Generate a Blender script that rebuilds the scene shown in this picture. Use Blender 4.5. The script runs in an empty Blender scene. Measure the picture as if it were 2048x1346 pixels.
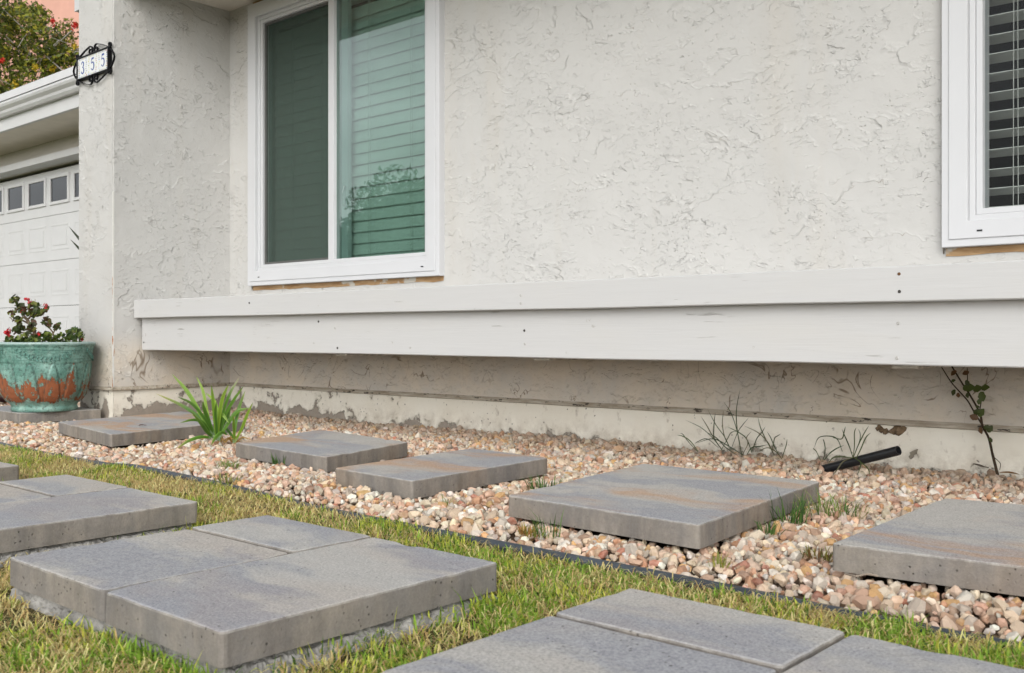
import bpy, bmesh, math, random
import numpy as np
from mathutils import Vector, Matrix, noise as mnoise

random.seed(7)
rng = np.random.default_rng(7)
R = math.radians
SC = bpy.context.scene
COL = SC.collection

# ------------------------------------------------------------------ camera
FPX = 2007.0
YAW = math.atan(1768 / 2007)
S_, C_ = math.sin(YAW), math.cos(YAW)
EYE = 0.55
cam_d = bpy.data.cameras.new('camera')
cam = bpy.data.objects.new('camera', cam_d)
COL.objects.link(cam)
cam.location = (0, 0, EYE)
cam.rotation_euler = (R(90), 0, YAW)
cam_d.sensor_width = 36
cam_d.lens = FPX / 2048 * 36
cam_d.shift_y = -4 / 2048
cam_d.clip_start = 0.05
cam_d.clip_end = 500
cam_d.dof.use_dof = True
cam_d.dof.focus_distance = 3.6
cam_d.dof.aperture_fstop = 9.5
SC.camera = cam

# ------------------------------------------------------------------ world, sun, exposure
SUN_EL, SUN_AZ = 35.0, -34.0        # azimuth: degrees from -Y towards -X (behind the camera, a little left)
world = bpy.data.worlds.new('World')
SC.world = world
world.use_nodes = True
wt = world.node_tree
wt.nodes.clear()
w_out = wt.nodes.new('ShaderNodeOutputWorld')
w_bg = wt.nodes.new('ShaderNodeBackground')
w_sky = wt.nodes.new('ShaderNodeTexSky')
w_sky.sky_type = 'NISHITA'
w_sky.sun_disc = False
w_sky.sun_elevation = R(SUN_EL)
w_sky.sun_rotation = R(180 + SUN_AZ)
w_sky.air_density = 1.0
w_sky.dust_density = 2.0
w_hs = wt.nodes.new('ShaderNodeHueSaturation')
w_hs.inputs['Saturation'].default_value = 0.16
wt.links.new(w_sky.outputs[0], w_hs.inputs['Color'])
w_tc = wt.nodes.new('ShaderNodeTexCoord')
w_map = wt.nodes.new('ShaderNodeMapping')
w_map.inputs['Scale'].default_value = (1, 1, 2.6)
w_map.inputs['Location'].default_value = (7.0, 1.0, 3.0)
wt.links.new(w_tc.outputs['Generated'], w_map.inputs['Vector'])
w_n = wt.nodes.new('ShaderNodeTexNoise')
w_n.inputs['Scale'].default_value = 2.2
w_n.inputs['Detail'].default_value = 6
w_n.inputs['Roughness'].default_value = 0.52
wt.links.new(w_map.outputs[0], w_n.inputs['Vector'])
w_mr = wt.nodes.new('ShaderNodeMapRange')
w_mr.inputs['From Min'].default_value = 0.36
w_mr.inputs['From Max'].default_value = 0.64
w_mr.inputs['To Min'].default_value = 0.95
w_mr.inputs['To Max'].default_value = 2.3
wt.links.new(w_n.outputs['Fac'], w_mr.inputs['Value'])
w_sep = wt.nodes.new('ShaderNodeSeparateXYZ')
wt.links.new(w_tc.outputs['Generated'], w_sep.inputs[0])
w_ov = wt.nodes.new('ShaderNodeMapRange')
w_ov.inputs['From Min'].default_value = 0.0
w_ov.inputs['From Max'].default_value = 1.0
w_ov.inputs['To Min'].default_value = 1.65
w_ov.inputs['To Max'].default_value = 0.75
wt.links.new(w_sep.outputs[2], w_ov.inputs['Value'])
w_cm = wt.nodes.new('ShaderNodeMath')
w_cm.operation = 'MULTIPLY'
wt.links.new(w_mr.outputs[0], w_cm.inputs[0])
wt.links.new(w_ov.outputs[0], w_cm.inputs[1])
w_mul = wt.nodes.new('ShaderNodeVectorMath')
w_mul.operation = 'SCALE'
wt.links.new(w_hs.outputs[0], w_mul.inputs[0])
wt.links.new(w_cm.outputs[0], w_mul.inputs['Scale'])
wt.links.new(w_mul.outputs[0], w_bg.inputs['Color'])
w_bg.inputs['Strength'].default_value = 0.145
wt.links.new(w_bg.outputs[0], w_out.inputs['Surface'])

sun_d = bpy.data.lights.new('sun', 'SUN')
sun_d.energy = 0.85
sun_d.angle = R(42)
sun_d.color = (1.0, 0.985, 0.96)
sun = bpy.data.objects.new('sun', sun_d)
COL.objects.link(sun)
sdir = Vector((-math.sin(R(SUN_AZ)) * math.cos(R(SUN_EL)), -math.cos(R(SUN_AZ)) * math.cos(R(SUN_EL)), math.sin(R(SUN_EL))))
sun.rotation_euler = sdir.to_track_quat('Z', 'Y').to_euler()

SC.view_settings.view_transform = 'Standard'
SC.view_settings.look = 'None'
SC.view_settings.exposure = -0.27
SC.view_settings.gamma = 1
SC.view_settings.use_curve_mapping = False
SC.cycles.max_bounces = 8
SC.cycles.transparent_max_bounces = 12

# ------------------------------------------------------------------ placing helpers
def at(u, v, zc):
    k = (u - 1024) / FPX
    return Vector((zc * (-S_ + k * C_), zc * (C_ + k * S_), EYE - (v - 669) / FPX * zc))
def on_ground(u, v, Z):
    return at(u, v, FPX * (EYE - Z) / (v - 669))
def on_wall(u, v, y):
    k = (u - 1024) / FPX
    return at(u, v, y / (C_ + k * S_))

# ------------------------------------------------------------------ object helpers
def empty(name, loc=(0, 0, 0), parent=None):
    o = bpy.data.objects.new(name, None)
    COL.objects.link(o)
    o.location = loc
    o.empty_display_size = 0.1
    if parent: o.parent = parent
    return o
def tag(o, label=None, cat=None, group=None, kind=None):
    if label: o['label'] = label
    if cat: o['category'] = cat
    if group: o['group'] = group
    if kind: o['kind'] = kind
    return o
def link(name, me, mat=None, parent=None, loc=(0, 0, 0)):
    o = bpy.data.objects.new(name, me)
    COL.objects.link(o)
    if mat is not None and not me.materials: me.materials.append(mat)
    o.location = loc
    if parent: o.parent = parent
    return o
def from_bm(name, bm, mat=None, parent=None, loc=(0, 0, 0), smooth=False):
    bmesh.ops.recalc_face_normals(bm, faces=bm.faces[:])
    me = bpy.data.meshes.new(name)
    bm.to_mesh(me)
    bm.free()
    if smooth: me.shade_smooth()
    return link(name, me, mat, parent, loc)
def np_mesh(name, V, F, col=None, smooth=False):
    """V (n,3); F list of (m,k) int arrays; col (n,4)"""
    me = bpy.data.meshes.new(name)
    V = np.asarray(V, np.float32)
    me.vertices.add(len(V))
    me.vertices.foreach_set('co', V.ravel())
    tot = sum(f.size for f in F); nf = sum(len(f) for f in F)
    me.loops.add(tot)
    me.polygons.add(nf)
    me.loops.foreach_set('vertex_index', np.concatenate([f.ravel() for f in F]).astype(np.int32))
    sizes = np.concatenate([np.full(len(f), f.shape[1], np.int32) for f in F])
    starts = np.concatenate([[0], np.cumsum(sizes)[:-1]]).astype(np.int32)
    me.polygons.foreach_set('loop_start', starts)
    me.polygons.foreach_set('use_smooth', np.full(nf, bool(smooth)))
    me.update(calc_edges=True)
    me.validate()
    if col is not None:
        a = me.color_attributes.new('Col', 'FLOAT_COLOR', 'POINT')
        a.data.foreach_set('color', np.asarray(col, np.float32).ravel())
    return me

def add_box(bm, x0, x1, y0, y1, z0, z1):
    vs = [bm.verts.new(p) for p in ((x0,y0,z0),(x1,y0,z0),(x1,y1,z0),(x0,y1,z0),(x0,y0,z1),(x1,y0,z1),(x1,y1,z1),(x0,y1,z1))]
    for f in ((0,3,2,1),(4,5,6,7),(0,1,5,4),(1,2,6,5),(2,3,7,6),(3,0,4,7)):
        bm.faces.new([vs[i] for i in f])
    return vs
def box(name, x0, x1, y0, y1, z0, z1, mat, parent=None, bevel=0.0, loc=(0, 0, 0)):
    bm = bmesh.new()
    add_box(bm, x0, x1, y0, y1, z0, z1)
    if bevel:
        bmesh.ops.bevel(bm, geom=bm.edges[:], offset=bevel, segments=2, affect='EDGES', profile=0.6)
    return from_bm(name, bm, mat, parent, loc)
def add_prism_x(bm, prof, x0, x1):
    """closed profile of (y,z) points extruded along x"""
    a = [bm.verts.new((x0, y, z)) for y, z in prof]
    b = [bm.verts.new((x1, y, z)) for y, z in prof]
    n = len(prof)
    for i in range(n):
        bm.faces.new((a[i], a[(i + 1) % n], b[(i + 1) % n], b[i]))
    bm.faces.new(a); bm.faces.new(b[::-1])
def add_ring(bm, x0, x1, z0, z1, w, yf, yb):
    """mitred rectangular frame in the xz plane, front face at yf, back at yb"""
    def loop(d, y): return [bm.verts.new(p) for p in ((x0+d,y,z0+d),(x1-d,y,z0+d),(x1-d,y,z1-d),(x0+d,y,z1-d))]
    e = 0.0015
    of, inf, ob, ib = loop(e, yf), loop(w - e, yf), loop(0, yb), loop(w, yb)
    o2, i2 = loop(0, yf + 0.002), loop(w, yf + 0.002)
    for i in range(4):
        j = (i + 1) % 4
        bm.faces.new((of[i], of[j], inf[j], inf[i]))
        bm.faces.new((of[i], of[j], o2[j], o2[i])); bm.faces.new((o2[i], o2[j], ob[j], ob[i]))
        bm.faces.new((inf[i], inf[j], i2[j], i2[i])); bm.faces.new((i2[i], i2[j], ib[j], ib[i]))
        bm.faces.new((ob[i], ob[j], ib[j], ib[i]))
def add_tube(bm, pts, rad, n=7, cap=True):
    """round tube along pts; rad is a number or a list"""
    pts = [Vector(p) for p in pts]
    if not isinstance(rad, (list, tuple)): rad = [rad] * len(pts)
    rings = []
    up = Vector((0.13, 0.21, 0.97))
    for i, p in enumerate(pts):
        t = (pts[min(i + 1, len(pts) - 1)] - pts[max(i - 1, 0)]).normalized()
        a = t.cross(up)
        if a.length < 0.1: a = t.cross(Vector((1, 0, 0)))
        a.normalize(); b = t.cross(a).normalized()
        rings.append([bm.verts.new(p + (a * math.cos(2 * math.pi * k / n) + b * math.sin(2 * math.pi * k / n)) * rad[i]) for k in range(n)])
    for r0, r1 in zip(rings, rings[1:]):
        for k in range(n):
            bm.faces.new((r0[k], r0[(k + 1) % n], r1[(k + 1) % n], r1[k]))
    if cap:
        bm.faces.new(rings[0]); bm.faces.new(rings[-1][::-1])
def smooth_path(pts, n):
    """Catmull-Rom through pts"""
    P = [Vector(p) for p in pts]
    P = [P[0] * 2 - P[1]] + P + [P[-1] * 2 - P[-2]]
    out = []
    for i in range(1, len(P) - 2):
        for k in range(n):
            t = k / n
            out.append(0.5 * ((2 * P[i]) + (P[i+1] - P[i-1]) * t + (2*P[i-1] - 5*P[i] + 4*P[i+1] - P[i+2]) * t*t + (-P[i-1] + 3*P[i] - 3*P[i+1] + P[i+2]) * t**3))
    out.append(P[-2])
    return out

# ------------------------------------------------------------------ material helpers
class M:
    def __init__(s, name):
        s.m = bpy.data.materials.new(name)
        s.m.use_nodes = True
        s.t = s.m.node_tree
        s.t.nodes.clear()
        s.out = s.n('OutputMaterial')
        s.tc = s.n('TexCoord')
        s.obj = s.tc.outputs['Object']
    def n(s, typ, **kw):
        nd = s.t.nodes.new('ShaderNode' + typ)
        for k, v in kw.items(): setattr(nd, k, v)
        return nd
    def put(s, sock, val):
        if isinstance(val, bpy.types.NodeSocket): s.t.links.new(val, sock)
        elif isinstance(val, (tuple, list)) and len(val) == 3 and sock.type == 'RGBA': sock.default_value = (*val, 1)
        else: sock.default_value = val
    def math(s, op, a, b=None, clamp=False):
        nd = s.n('Math', operation=op, use_clamp=clamp)
        s.put(nd.inputs[0], a)
        if b is not None: s.put(nd.inputs[1], b)
        return nd.outputs[0]
    def mapping(s, vec, scale=(1, 1, 1), loc=(0, 0, 0), rot=(0, 0, 0)):
        nd = s.n('Mapping')
        s.put(nd.inputs['Vector'], vec)
        nd.inputs['Scale'].default_value = scale
        nd.inputs['Rotation'].default_value = rot
        s.put(nd.inputs['Location'], loc)
        return nd.outputs[0]
    def noise(s, vec, scale, detail=4, rough=0.5, dist=0.0, color=False):
        nd = s.n('TexNoise')
        s.put(nd.inputs['Vector'], vec)
        nd.inputs['Scale'].default_value = scale
        nd.inputs['Detail'].default_value = detail
        nd.inputs['Roughness'].default_value = rough
        nd.inputs['Distortion'].default_value = dist
        return nd.outputs['Color' if color else 'Fac']
    def voro(s, vec, scale, feature='F1', out='Distance', rand=1.0):
        nd = s.n('TexVoronoi', feature=feature)
        s.put(nd.inputs['Vector'], vec)
        nd.inputs['Scale'].default_value = scale
        nd.inputs['Randomness'].default_value = rand
        return nd.outputs[out]
    def rng(s, v, a, b, c=0.0, d=1.0, smooth=False):
        nd = s.n('MapRange', clamp=True)
        if smooth: nd.interpolation_type = 'SMOOTHSTEP'
        s.put(nd.inputs['Value'], v)
        for i, x in zip(('From Min', 'From Max', 'To Min', 'To Max'), (a, b, c, d)): nd.inputs[i].default_value = x
        return nd.outputs[0]
    def mix(s, f, a, b, mode='MIX'):
        nd = s.n('Mix', data_type='RGBA', blend_type=mode)
        s.put(nd.inputs[0], f)
        s.put(nd.inputs[6], a); s.put(nd.inputs[7], b)
        return nd.outputs[2]
    def warp(s, vec, scale, amt, detail=2):
        c = s.noise(vec, scale, detail, 0.5, 0, True)
        a = s.n('VectorMath', operation='SUBTRACT'); s.put(a.inputs[0], c); a.inputs[1].default_value = (.5, .5, .5)
        b = s.n('VectorMath', operation='SCALE'); s.put(b.inputs[0], a.outputs[0]); b.inputs['Scale'].default_value = amt
        d = s.n('VectorMath', operation='ADD'); s.put(d.inputs[0], vec); s.put(d.inputs[1], b.outputs[0])
        return d.outputs[0]
    def sep(s, vec):
        nd = s.n('SeparateXYZ'); s.put(nd.inputs[0], vec); return nd.outputs
    def bump(s, h, strength=1.0, dist=0.01, normal=None):
        nd = s.n('Bump')
        s.put(nd.inputs['Height'], h)
        nd.inputs['Strength'].default_value = strength
        nd.inputs['Distance'].default_value = dist
        if normal is not None: s.put(nd.inputs['Normal'], normal)
        return nd.outputs[0]
    def bsdf(s, color, rough=0.8, normal=None, spec=0.3, **kw):
        nd = s.n('BsdfPrincipled')
        s.put(nd.inputs['Base Color'], color)
        s.put(nd.inputs['Roughness'], rough)
        nd.inputs['Specular IOR Level'].default_value = spec
        if normal is not None: s.put(nd.inputs['Normal'], normal)
        for k, v in kw.items(): s.put(nd.inputs[k], v)
        return nd.outputs[0]
    def done(s, shader):
        s.t.links.new(shader, s.out.inputs['Surface'])
        return s.m

def plain(name, col, rough=0.6, spec=0.3, var=0.12, scale=8, bump=0.0, bscale=60, **kw):
    m = M(name)
    n = m.noise(m.obj, scale, 5, 0.6)
    c = m.mix(m.rng(n, .3, .7), tuple(x * (1 - var) for x in col), tuple(min(1, x * (1 + var)) for x in col))
    nor = m.bump(m.noise(m.obj, bscale, 4, .6), .6, bump) if bump else None
    return m.done(m.bsdf(c, rough, nor, spec, **kw))

def stucco(name, base=(.52, .513, .492), dirt_and_lift=False, amount=1.0):
    """trowelled stucco: laps whose lower lip stands proud, broken up in patches"""
    m = M(name)
    z = m.sep(m.obj)[2]
    p = m.warp(m.obj, 2.0, .22)
    def lap(freq, amp, nscale, loc, mscale, lo, hi, mloc, power):
        n = m.noise(m.mapping(m.obj, (.75, .75, 1.0), loc), nscale, 5, .58, .3)
        ph = m.math('ADD', m.math('MULTIPLY', z, freq), m.math('MULTIPLY', n, amp))
        f = m.math('FRACT', ph)
        h = m.math('POWER', m.math('SUBTRACT', 1.0, f), power)
        mask = m.rng(m.noise(m.mapping(m.obj, (.7, .7, 1.2), mloc), mscale, 4, .6), lo, hi, 0, 1, True)
        return m.math('MULTIPLY', h, mask), f, mask
    zone = m.rng(m.noise(m.mapping(p, loc=(3, 5, 2)), 2.3, 3, .6), .36, .54, 0, 1, True)
    l1, f1, m1 = lap(6.5, 6.5, 2.8, (0, 0, 0), 5.5, .49, .56, (4, 1, 7), 8.0)
    l2, f2, m2 = lap(19.0, 7.5, 7.0, (8, 2, 5), 15.0, .525, .575, (2, 9, 3), 4.5)
    l3, f3, m3 = lap(60.0, 13.0, 20.0, (1, 6, 9), 42.0, .54, .60, (7, 7, 1), 2.0)
    l2 = m.math('MULTIPLY', l2, m.rng(zone, 0, 1, .15, 1))
    l3 = m.math('MULTIPLY', l3, zone)
    pit = m.math('MULTIPLY', m.rng(m.voro(m.warp(m.obj, 40, .012), 70), .12, .22, 1, 0), m.rng(m.noise(m.mapping(p, loc=(2, 7, 3)), 4.5, 4, .65), .54, .62))
    h = m.math('ADD', m.math('MULTIPLY', l1, 1.0), m.math('MULTIPLY', l2, .85))
    h = m.math('ADD', h, m.math('MULTIPLY', l3, .30))
    h = m.math('SUBTRACT', h, m.math('MULTIPLY', pit, .5))
    h = m.math('ADD', h, m.math('MULTIPLY', m.noise(m.obj, 170, 3, .6), .10))
    h = m.math('ADD', h, m.math('MULTIPLY', m.noise(m.obj, 6, 4, .5), 2.2))
    nor = m.bump(h, min(1.0, amount), .0050)
    n1 = m.noise(m.obj, 1.3, 4, .6)
    col = m.mix(m.rng(n1, .35, .65), tuple(x * .965 for x in base), tuple(min(1, x * 1.02) for x in base))
    # grime and painted-in shade under the proud lips and in the pits
    g1 = m.math('MULTIPLY', m.math('MULTIPLY', m.rng(f1, .975, .995), m1), m.rng(m.noise(m.obj, 9, 3), .46, .62))
    g2 = m.math('MULTIPLY', m.math('MULTIPLY', m.rng(f2, .90, .97), m2), m.rng(m.noise(m.obj, 16, 3), .5, .66))
    g = m.math('MAXIMUM', m.math('MULTIPLY', g1, .68), m.math('MULTIPLY', m.math('MULTIPLY', g2, zone), .16))
    g = m.math('MAXIMUM', g, m.math('MULTIPLY', pit, .26))
    col = m.mix(g, col, (.26, .225, .18))
    if dirt_and_lift:
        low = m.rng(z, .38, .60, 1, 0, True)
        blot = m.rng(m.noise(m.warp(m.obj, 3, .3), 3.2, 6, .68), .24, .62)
        col = m.mix(m.math('MULTIPLY', m.math('MULTIPLY', low, blot), .80), col, (.70, .61, .49))  # warm stain below the ledge, painted lighter to replace light missing there
        cr_n = m.noise(m.mapping(p, loc=(3, 8, 2)), 4.2, 3, .5, 1.3)
        cr = m.rng(m.math('ABSOLUTE', m.math('SUBTRACT', cr_n, .5)), .001, .010, 1, 0)
        cr = m.math('MULTIPLY', cr, m.math('MULTIPLY', low, m.rng(m.noise(m.obj, 7, 2), .48, .58)))
        col = m.mix(m.math('MULTIPLY', cr, .8), col, (.15, .095, .05))
        # yellowed streaks higher up
        st = m.rng(m.noise(m.mapping(m.obj, (5, 5, .5)), 1.0, 4, .6), .52, .75)
        col = m.mix(m.math('MULTIPLY', st, .22), col, (.50, .44, .35))
    return m.done(m.bsdf(col, .88, nor, .2))

def foundation_mat():
    m = M('peeling_foundation_paint')
    z = m.sep(m.obj)[2]
    n = m.noise(m.warp(m.obj, 9, .08), 7, 8, .68)
    thr = m.math('ADD', n, m.rng(z, .045, .14, .10, -.10))
    x = m.sep(m.obj)[0]
    thr = m.math('ADD', thr, m.rng(x, -5.3, -3.4, .13, 0.0))
    peel = m.rng(thr, .585, .60)
    rim = m.math('MULTIPLY', m.rng(thr, .55, .585), m.rng(thr, .60, .585))
    paint = m.mix(m.rng(m.noise(m.obj, 3, 5, .6), .3, .7), (.78, .735, .63), (.85, .82, .73))
    spl = m.rng(m.noise(m.mapping(m.obj, (1, 1, .6)), 26, 5, .7), .60, .74)
    paint = m.mix(m.math('MULTIPLY', spl, .5), paint, (.24, .18, .12))
    low = m.math('MULTIPLY', m.rng(z, .05, .17, 1, 0), m.rng(m.noise(m.obj, 14, 6, .7), .38, .68))
    paint = m.mix(m.math('MULTIPLY', low, .75), paint, (.26, .19, .125))
    spk = m.math('MULTIPLY', m.rng(m.voro(m.warp(m.obj, 30, .02), 34), .10, .17, 1, 0), m.rng(m.noise(m.obj, 13, 3), .50, .58))
    paint = m.mix(m.math('MULTIPLY', spk, .8), paint, (.11, .085, .06))
    raw = m.mix(m.noise(m.obj, 35, 5, .7), (.22, .19, .16), (.40, .35, .29))
    col = m.mix(peel, paint, raw)
    h = m.math('ADD', m.math('MULTIPLY', peel, -1.0), m.math('MULTIPLY', m.noise(m.obj, 60, 4, .6), .5))
    h = m.math('ADD', h, m.math('MULTIPLY', rim, .5))
    return m.done(m.bsdf(col, .9, m.bump(h, 1, .004), .2))

def painted_wood(name, base=(.535, .533, .525)):
    m = M(name)
    g = m.noise(m.mapping(m.obj, (1.2, 26, 26)), 3.2, 6, .62, .5)
    g2 = m.noise(m.mapping(m.obj, (3, 110, 110)), 1.6, 4, .6)
    ck = m.math('MULTIPLY', m.rng(m.noise(m.mapping(m.obj, (7, 60, 120)), 1.0, 2, .5), .675, .70), m.rng(m.noise(m.obj, 3.0, 3), .52, .62))
    blob = m.rng(m.voro(m.warp(m.mapping(m.obj, (1, 1, 1.4)), 30, .03), 6.5), .05, .09, 1, 0)
    blob = m.math('MULTIPLY', blob, m.rng(m.noise(m.mapping(m.obj, loc=(4, 2, 8)), 60, 3), .5, .6))
    col = m.mix(m.rng(g, .3, .7), tuple(x * .965 for x in base), base)
    dirt = m.rng(m.noise(m.mapping(m.obj, (1, 3, 3)), 1.7, 5, .6), .5, .8)
    col = m.mix(m.math('MULTIPLY', dirt, .22), col, (.55, .52, .45))
    col = m.mix(m.math('MULTIPLY', ck, .45), col, (.14, .12, .10))
    col = m.mix(m.math('MULTIPLY', blob, .5), col, (.25, .22, .18))
    h = m.math('ADD', m.math('MULTIPLY', g, 1.0), m.math('MULTIPLY', g2, .5))
    h = m.math('SUBTRACT', h, m.math('MULTIPLY', ck, 1.5))
    h = m.math('SUBTRACT', h, blob)
    return m.done(m.bsdf(col, .55, m.bump(h, .7, .0010), .35))

def concrete_slab(name, rust=0.0, dark=0.0):
    m = M(name)
    oi = m.n('ObjectInfo')
    cv = m.n('CombineXYZ')
    m.put(cv.inputs[0], m.math('MULTIPLY', oi.outputs['Random'], 37.0))
    m.put(cv.inputs[1], m.math('MULTIPLY', oi.outputs['Random'], 91.0))
    p = m.mapping(m.obj, loc=cv.outputs[0])
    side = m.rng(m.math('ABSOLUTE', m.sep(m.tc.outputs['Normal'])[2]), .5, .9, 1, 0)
    q = m.warp(p, 3, .3)
    big = m.noise(m.mapping(q, (1, 2.2, 1)), 1.6, 5, .62)
    slate = m.rng(big, .46 - dark * .1, .57 - dark * .1, 0, 1, True)
    rv = m.rng(m.math('FRACT', m.math('MULTIPLY', oi.outputs['Random'], 7.31)), 0, 1)
    col = m.mix(slate, m.mix(rv, (.565, .55, .52), (.53, .50, .455)), m.mix(rv, (.345, .355, .40), (.38, .385, .41)))
    pale = m.rng(m.noise(q, 4.2, 6, .66), .5, .72)
    col = m.mix(m.math('MULTIPLY', pale, .45), col, (.53, .515, .475))
    if rust > 0:
        r = m.rng(m.noise(m.mapping(q, (1.0, 3.0, 1), loc=(4, 2, 0)), 1.25, 4, .6), .45, .62, 0, 1, True)
        col = m.mix(m.math('MULTIPLY', r, rust), col, (.58, .335, .17))
    mott = m.noise(p, 48, 7, .75)
    col = m.mix(m.rng(mott, .3, .7), m.mix(.16, col, (.07, .07, .07)), m.mix(.16, col, (.68, .665, .63)))
    grit = m.noise(p, 210, 3, .75)
    col = m.mix(m.rng(grit, .36, .62), m.mix(.38, col, (.06, .06, .06)), m.mix(.12, col, (.75, .74, .71)))
    sp = m.math('MULTIPLY', m.rng(m.voro(p, 120), .10, .22, 1, 0), m.rng(m.noise(p, 30, 3), .54, .62))
    col = m.mix(m.math('MULTIPLY', sp, .65), col, (.66, .65, .62))
    pit = m.math('MULTIPLY', m.rng(m.voro(m.mapping(p, loc=(3, 1, 2)), 75), .10, .20, 1, 0), m.rng(m.noise(m.mapping(p, loc=(1, 5, 2)), 22, 4), .50, .60))
    col = m.mix(m.math('MULTIPLY', pit, .7), col, (.045, .04, .035))
    # the moulded sides: browner, with vertical streaks, side shade darkened into the colour
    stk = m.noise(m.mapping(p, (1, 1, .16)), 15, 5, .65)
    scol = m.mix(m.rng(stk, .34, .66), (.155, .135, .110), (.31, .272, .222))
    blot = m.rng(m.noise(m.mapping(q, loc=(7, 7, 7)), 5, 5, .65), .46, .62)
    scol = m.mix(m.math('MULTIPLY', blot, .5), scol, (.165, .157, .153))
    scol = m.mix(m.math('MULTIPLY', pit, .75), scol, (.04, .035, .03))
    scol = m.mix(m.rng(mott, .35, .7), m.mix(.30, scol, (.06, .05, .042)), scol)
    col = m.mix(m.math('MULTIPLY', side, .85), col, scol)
    # worn edges scrub pale
    nz_ = m.math('ABSOLUTE', m.sep(m.tc.outputs['Normal'])[2])
    pt = m.math('MULTIPLY', m.rng(nz_, .15, .30), m.rng(nz_, .975, .94))
    col = m.mix(m.math('MULTIPLY', m.math('MULTIPLY', pt, m.rng(m.noise(p, 30, 4, .7), .40, .62)), .38), col, (.52, .505, .47))
    h = m.math('ADD', m.math('MULTIPLY', grit, .5), m.math('MULTIPLY', mott, .8))
    h = m.math('SUBTRACT', h, m.math('MULTIPLY', pit, .9))
    return m.done(m.bsdf(col, .9, m.bump(h, 1, .0022), .25))

def attr_mat(name, rough=.7, spec=.3, trans=0.0, mottle=0.0, mscale=60, back=None):
    """colour carried per piece by the Col attribute"""
    m = M(name)
    a = m.n('VertexColor', layer_name='Col')
    c = a.outputs[0]
    nor = None
    if mottle:
        nn = m.noise(m.obj, mscale, 4, .7)
        c = m.mix(m.rng(nn, .3, .7), m.mix(mottle, c, (.10, .055, .03)), m.mix(mottle * .7, c, (.85, .80, .72)))
        nor = m.bump(m.noise(m.obj, mscale * 2.2, 4, .65), .7, .0016)
    sh = m.bsdf(c, rough, nor, spec)
    if trans:
        t = m.n('BsdfTranslucent'); m.put(t.inputs[0], c)
        mx = m.n('MixShader'); mx.inputs[0].default_value = trans
        m.put(mx.inputs[1], sh); m.put(mx.inputs[2], t.outputs[0])
        sh = mx.outputs[0]
    return m.done(sh)

def glass(name, tint, refl):
    m = M(name)
    tr = m.n('BsdfTransparent'); m.put(tr.inputs[0], tint)
    gl = m.n('BsdfGlossy'); m.put(gl.inputs[0], (1, 1, 1)); gl.inputs['Roughness'].default_value = .0
    wav = m.noise(m.obj, 1.2, 1, .5)
    m.put(gl.inputs['Normal'], m.bump(wav, .12, .01))
    ge = m.n('NewGeometry')
    dt = m.n('VectorMath', operation='DOT_PRODUCT'); m.put(dt.inputs[0], ge.outputs['Normal']); m.put(dt.inputs[1], ge.outputs['Incoming'])
    g5 = m.math('POWER', m.math('SUBTRACT', 1.0, m.math('ABSOLUTE', dt.outputs['Value'])), 5.0)
    f = m.math('MULTIPLY', m.math('ADD', m.math('MULTIPLY', g5, .96), .04), refl, True)
    mx = m.n('MixShader'); m.put(mx.inputs[0], f)
    m.put(mx.inputs[1], tr.outputs[0]); m.put(mx.inputs[2], gl.outputs[0])
    return m.done(mx.outputs[0])

MT = {}
MT['stucco'] = stucco('trowelled_stucco', dirt_and_lift=True)
MT['stucco_soft'] = stucco('plain_stucco', (.60, .575, .53), amount=.5)
MT['found'] = foundation_mat()
MT['wood'] = painted_wood('painted_wood')
MT['vinyl'] = plain('white_vinyl', (.57, .575, .585), .38, .4, .02, 3)
MT['white'] = plain('white_paint', (.55, .55, .545), .5, .35, .04, 4)
MT['soffit'] = plain('soffit_paint', (.68, .63, .56), .8, .2, .06, 5, .001)
MT['screed'] = None
MT['black_iron'] = plain('black_iron', (.006, .006, .007), .5, .22, .3, 60, .0005)
MT['black_plastic'] = plain('black_plastic', (.014, .015, .017), .38, .45, .25, 30, .0006)
MT['dark_room'] = plain('dark_room_paint', (.05, .048, .045), .9)
MT['blind'] = plain('blind_slat', (.72, .72, .69), .5, .35, .03, 10)
MT['cord'] = plain('blind_cord', (.62, .61, .58), .8)
MT['glass_green'] = glass('green_glass', (.66, .765, .73), 2.4)
MT['glass_clear'] = glass('clear_glass', (.80, .82, .815), .25)
MT['glass_dark'] = glass('garage_glass', (.25, .27, .3), .8)
MT['slab'] = concrete_slab('grey_concrete_slab', 0.12)
MT['slab_rust'] = concrete_slab('rust_flashed_concrete_slab', 0.85, .2)
MT['leaf'] = attr_mat('leaf_blade', .45, .4, .28)
MT['grass'] = attr_mat('grass_blade', .6, .25, .30)
MT['stone'] = attr_mat('gravel_stone', .75, .3, 0, .30, 55)
def _screed():
    m = M('dirty_weep_screed')
    n = m.noise(m.mapping(m.obj, (1, 6, 6)), 9, 6, .68)
    c = m.mix(m.rng(n, .36, .66), (.30, .25, .185), (.50, .455, .38))
    k = m.math('MULTIPLY', m.rng(m.noise(m.mapping(m.obj, (1, 3, 3)), 22, 3, .6), .60, .64), .9)
    c = m.mix(k, c, (.03, .025, .02))
    return m.done(m.bsdf(c, .85, m.bump(n, .8, .003), .2))
MT['screed'] = _screed()
def _rawwood():
    m = M('bare_wood')
    n = m.noise(m.mapping(m.obj, (2, 1, 14)), 4, 6, .65)
    c = m.mix(m.rng(n, .3, .7), (.24, .135, .06), (.46, .31, .17))
    k = m.rng(m.noise(m.obj, 5.5, 4, .6), .56, .60)
    c = m.mix(k, c, (.50, .47, .41))
    return m.done(m.bsdf(c, .85, m.bump(n, .8, .002), .2))
MT['rawwood'] = _rawwood()
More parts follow.
